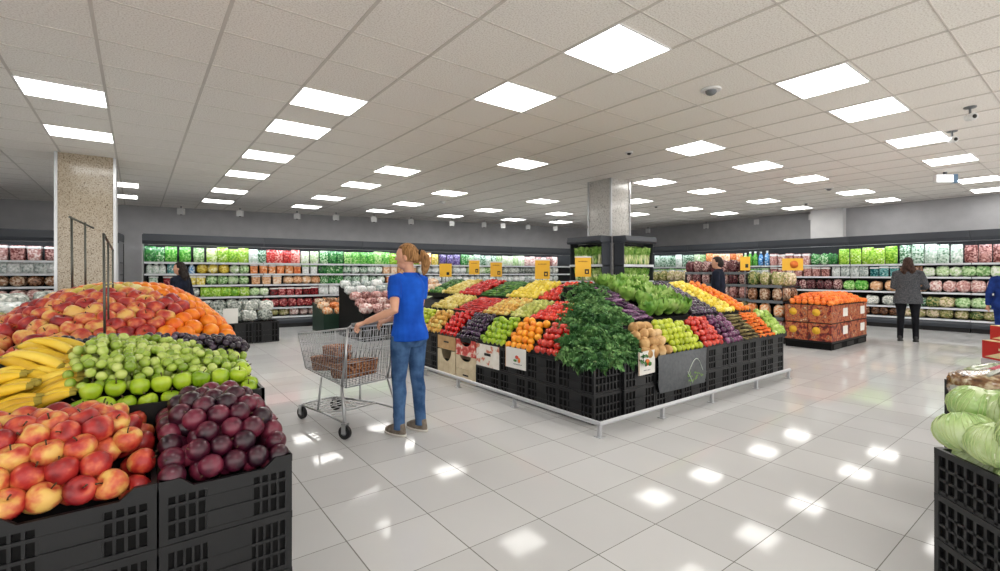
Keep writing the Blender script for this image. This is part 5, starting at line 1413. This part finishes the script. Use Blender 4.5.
def person(label, loc, rotz, H, hands, hair, mats, vox=.007, feet=((-.1, .02), (.1, -.02)), yaw=0.0, tilt=0.0, top='tee', girth=1.0, lean=0.0):
    skin, topm, legm, shoem, hairm = mats
    s = H / 1.68
    o = thing('person', label, 'person', loc, rotz)
    o.scale = (s, s, s)
    g = girth
    Mh = Matrix.Translation((0, .0, 1.47)) @ Matrix.Rotation(yaw, 4, 'Z') @ Matrix.Rotation(-tilt, 4, 'X') @ Matrix.Translation((0, 0, -1.47))
    def addm(b, q, M):
        b.add([M @ Vector(v) for v in q.v], q.f, 0, True)
    sh = (.168 * g, .0, 1.365)
    # body: one skin
    b = MB(); hd = MB()
    hd.ell((0, .012, 1.585), (.073, .092, .1), 18, 14)
    hd.ell((0, .045, 1.515), (.05, .052, .052), 14, 10)
    hd.tube([(0, .098, 1.592), (0, .113, 1.565), (0, .112, 1.556)], [.008, .013, .011], 8)
    hd.ell((0, .092, 1.532), (.024, .012, .01), 10, 6)
    hd.ell((0, .092, 1.505), (.02, .014, .014), 10, 6)
    hd.ell((0, .085, 1.612), (.05, .014, .01), 10, 6)
    for q in (-1, 1): hd.ell((q * .073, .0, 1.57), (.011, .02, .031), 8, 8)
    addm(b, hd, Mh)
    b.tube([(0, -.02, 1.36), (0, -.012, 1.43), (0, .002, 1.5), (0, .01, 1.55)], [.07, .046, .042, .046], 14)
    b.rings([(0, 0, .86, .14 * g, .095), (0, 0, 1.05, .125 * g, .085), (0, 0, 1.25, .15 * g, .095), (0, -.01, 1.36, .14 * g, .075), (0, -.01, 1.41, .06, .05)], 16)
    elb = {}
    for k, hp in zip((-1, 1), hands):
        S = Vector((k * sh[0], sh[1], sh[2])); Hn = Vector(hp[0])
        mid = (S + Hn) / 2; dv = Hn - S; L = .57
        bend = math.sqrt(max(0, (L / 2) ** 2 - (min(dv.length, L) / 2) ** 2))
        outd = Vector(hp[1]); outd = (outd - dv.normalized() * outd.dot(dv.normalized())).normalized()
        E_ = mid + outd * bend; elb[k] = (S, E_, Hn)
        f = (Hn - E_).normalized()
        b.tube([S - Vector((k * .05, 0, -.0)), S, S.lerp(E_, .3), S.lerp(E_, .7), E_, E_.lerp(Hn, .3), E_.lerp(Hn, .75), Hn], [.05, .05, .046, .041, .037, .038, .029, .024], 12)
        hand(b, Hn, f, hp[2], k, hp[3])
    legs = {}
    for k, ft in zip((-1, 1), feet):
        hip = Vector((k * .092 * g, 0, .88)); an = Vector((ft[0], ft[1] - .02, .085)); kn = hip.lerp(an, .51) + Vector((0, .02, 0))
        legs[k] = (hip, kn, an)
        b.tube([hip, hip.lerp(kn, .4), kn, kn.lerp(an, .3), an, an - Vector((0, 0, .04))], [.075, .065, .048, .045, .033, .033], 12)
    bo = b.build('body', skin, o); remesh(bo, vox, 3)
    for k in (-1, 1):
        e = MB().ell((k * .03, .091, 1.588), (.012, .009, .0075), 10, 8); M2 = MB(); addm(M2, e, Mh); eo = M2.build('eye', M_EYE, o)
        e = MB().ell((k * .03, .0985, 1.588), (.0055, .003, .0055), 8, 6); M2 = MB(); addm(M2, e, Mh); M2.build('iris', M_IRIS, eo)
    e = MB().ell((0, .1025, 1.531), (.02, .004, .006), 10, 6); M2 = MB(); addm(M2, e, Mh); M2.build('mouth', M_LIP, o)
    # top
    t = MB()
    if top == 'tee':
        t.rings([(0, -.016, .835, .186 * g, .146), (0, -.014, .9, .184 * g, .14), (0, -.004, .98, .162 * g, .114), (0, 0, 1.06, .15 * g, .106), (0, .004, 1.15, .156 * g, .112), (0, .006, 1.25, .17 * g, .118), (0, -.004, 1.33, .165 * g, .1), (0, -.01, 1.38, .125 * g, .08), (0, -.012, 1.415, .08, .064), (0, -.012, 1.435, .062, .054)], 20)
        sl, rs = .62, [.056, .06, .062, .06, .058]
    else:
        t.rings([(0, -.014, .76, .215 * g, .16), (0, -.012, .86, .208 * g, .152), (0, -.004, .98, .178 * g, .122), (0, 0, 1.06, .168 * g, .116), (0, .004, 1.15, .172 * g, .122), (0, .006, 1.25, .186 * g, .126), (0, -.004, 1.33, .186 * g, .108), (0, -.01, 1.385, .15 * g, .086), (0, -.012, 1.43, .09, .07), (0, -.012, 1.455, .072, .062)], 20)
        sl, rs = None, [.07, .07, .066, .06, .056]
    for k in (-1, 1):
        S, E_, Hn = elb[k]
        c0 = S - Vector((k * .07, 0, -.012))
        if sl: t.tube([c0, S + Vector((0, 0, -.0)), S.lerp(E_, .3), S.lerp(E_, .5), S.lerp(E_, sl)], rs, 14)
        else: t.tube([c0, S, S.lerp(E_, .4), E_, E_.lerp(Hn, .4), E_.lerp(Hn, .93)], [.07, .07, .062, .054, .05, .042], 14)
    to = t.build('shirt' if top == 'tee' else 'jacket', topm, o); remesh(to, vox * 1.1, 4)
    # trousers
    j = MB()
    j.rings([(0, -.01, .775, .12 * g, .1), (0, -.012, .84, .165 * g, .122), (0, -.008, .92, .165 * g, .118), (0, -.004, 1.0, .145 * g, .103)], 20)
    for k in (-1, 1):
        hip, kn, an = legs[k]
        j.ell((k * .075 * g, -.055, .855), (.085 * g, .075, .09), 14, 10)
        j.tube([hip + Vector((0, 0, -.0)), hip.lerp(kn, .25), hip.lerp(kn, .6), kn, kn.lerp(an, .25) + Vector((0, -.012, 0)), kn.lerp(an, .6), an, an - Vector((0, 0, .03))], [.092 * g, .092 * g, .077, .062, .062, .054, .05, .053], 14)
    jo = j.build('trousers', legm, o); remesh(jo, vox * 1.1, 3)
    for k in (-1, 1):
        hip, kn, an = legs[k]
        f = MB()
        f.rings([(an.x, an.y + .05, .018, .047, .128), (an.x, an.y + .05, .045, .046, .124), (an.x, an.y + .03, .07, .043, .098), (an.x, an.y + .0, .095, .04, .06), (an.x, an.y - .005, .11, .036, .048)], 18)
        fo = f.build('shoe', shoem, o); remesh(fo, .006, 3)
        MB().rings([(an.x, an.y + .05, .0, .05, .133), (an.x, an.y + .05, .02, .05, .133)], 20).build('sole', M_SOLE if shoem is M_SHOE else M_INK, fo)
    # hair
    h = MB()
    hk = lambda d: .80 if (d.y > .38 and d.z < .52) else (.93 if (d.y > .25 and d.z < .4) or d.z < -.75 else 1)
    hc = MB().ell((0, -.002, 1.598), (.083, .101, .103), 24, 18, 0, lambda d: hk(d) * (1 + .012 * math.sin(22 * math.atan2(d.x, -d.y + .3))))
    if hair == 'ponytail':
        hc.ell((0, -.075, 1.565), (.06, .045, .06), 14, 10)
        hc.tube([(0, -.105, 1.60), (0, -.135, 1.598), (0, -.155, 1.56), (.01, -.158, 1.50), (.015, -.14, 1.44), (.015, -.125, 1.39)], [.028, .03, .04, .042, .034, .008], 12)
    elif hair == 'long':
        hc.ell((0, -.045, 1.51), (.095, .075, .13), 18, 12)
        hc.tube([(-.06, -.06, 1.5), (-.065, -.07, 1.4), (-.05, -.08, 1.34)], [.045, .05, .02], 10)
        hc.tube([(.06, -.06, 1.5), (.065, -.07, 1.4), (.05, -.08, 1.35)], [.045, .05, .02], 10)
    else:
        hc.ell((0, -.045, 1.555), (.08, .07, .085), 14, 10)
    addm(h, hc, Mh)
    ho = h.build('hair', hairm, o); remesh(ho, .007, 2)
    if hair == 'ponytail':
        e = MB(); e.tube([(0, -.112, 1.603), (0, -.128, 1.6)], .034, 12); M2 = MB(); addm(M2, e, Mh); M2.build('hair_tie', M_HAIRK, ho)
    return o
# shopper with the trolley
W_LOC = (1.94, 3.885); W_RZ = math.atan2(.30, .95)
def to_w(p):
    dx, dy = p[0] - W_LOC[0], p[1] - W_LOC[1]; c, s = math.cos(-W_RZ), math.sin(-W_RZ); k = 1.0
    return Vector((c * dx - s * dy, s * dx + c * dy, p[2]))
hl = to_w(in_cart(-.20, -.165, 1.01)); hr = to_w(in_cart(.05, -.165, 1.01))
person('woman in a blue T-shirt and jeans with a blond ponytail pushing the trolley', (W_LOC[0], W_LOC[1], 0), W_RZ, 1.68,
       [(hl, (-.3, -.3, -.8), (0, 0, -1), .75), (hr, (.05, -.2, -.9), (0, 0, -1), .75)], 'ponytail', (M_SKIN, M_BLUE, M_JEAN, M_SHOE, M_HAIRB), .0065, ((-.105, .03), (.1, -.03)), .5, .10, 'tee', 1.0)
M_TWEED = cloth('grey tweed', (52, 54, 58), (92, 94, 98), 60, .9); M_NAVYT = cloth('black trousers', (12, 13, 18), (22, 24, 30), 10); M_NAVY = cloth('navy jacket', (14, 18, 30), (28, 34, 52), 10)
M_BSHOE = plain('black shoe', (18, 18, 20), .4); M_BJACK = cloth('royal blue jacket', (18, 38, 92), (30, 58, 130), 8)
dn = ((-.26, .10, .84), (-.4, -.4, 0), (1, 0, 0), .35)
def relaxed(k, fwd=.06, z=.82): return ((k * .25, fwd, z), (k * .3, -.5, 0), (-k, 0, 0), .4)
person('woman in a grey jacket and black trousers facing the side wall chillers', (12.95, 2.74, 0), -PI / 2 + .18, 1.76,
       [((-.14, .27, 1.08), (-.25, -.5, -.6), (0, 0, -1), .4), ((.2, .27, 1.06), (.4, -.5, -.6), (0, 0, -1), .4)], 'long', (M_SKIN, M_TWEED, M_NAVYT, M_BSHOE, M_HAIRD), .010, ((-.12, .0), (.12, .02)), .05, .08, 'jacket', 1.12)
person('person in a navy top with short dark hair standing beyond the end of the island', (9.3, 4.93, 0), .25, 1.76,
       [relaxed(-1), relaxed(1)], 'short', (M_SKIN, M_NAVY, M_NAVYT, M_BSHOE, M_HAIRK), .011, ((-.1, 0), (.1, 0)), .2, .15, 'jacket', 1.05)
person('woman in dark clothes with long dark hair seen behind the oranges', (.62, 10.15, 0), .9, 1.62,
       [relaxed(-1), relaxed(1)], 'long', (M_SKIN, M_NAVY, M_NAVYT, M_BSHOE, M_HAIRK), .011, ((-.1, 0), (.1, 0)), .25, .1, 'jacket', 1.0)
r = (1006 - 500) / FPX * 9.2
person('person in a blue jacket cut off by the frame at the side wall chillers', (r * RX + 9.2 * RY, -r * RY + 9.2 * RX, 0), -PI / 2 + .2, 1.62,
       [relaxed(-1), relaxed(1)], 'short', (M_SKIN, M_BJACK, M_BJACK, M_BSHOE, M_HAIRD), .011, ((-.1, 0), (.1, 0)), 0, .1, 'jacket', 1.0)
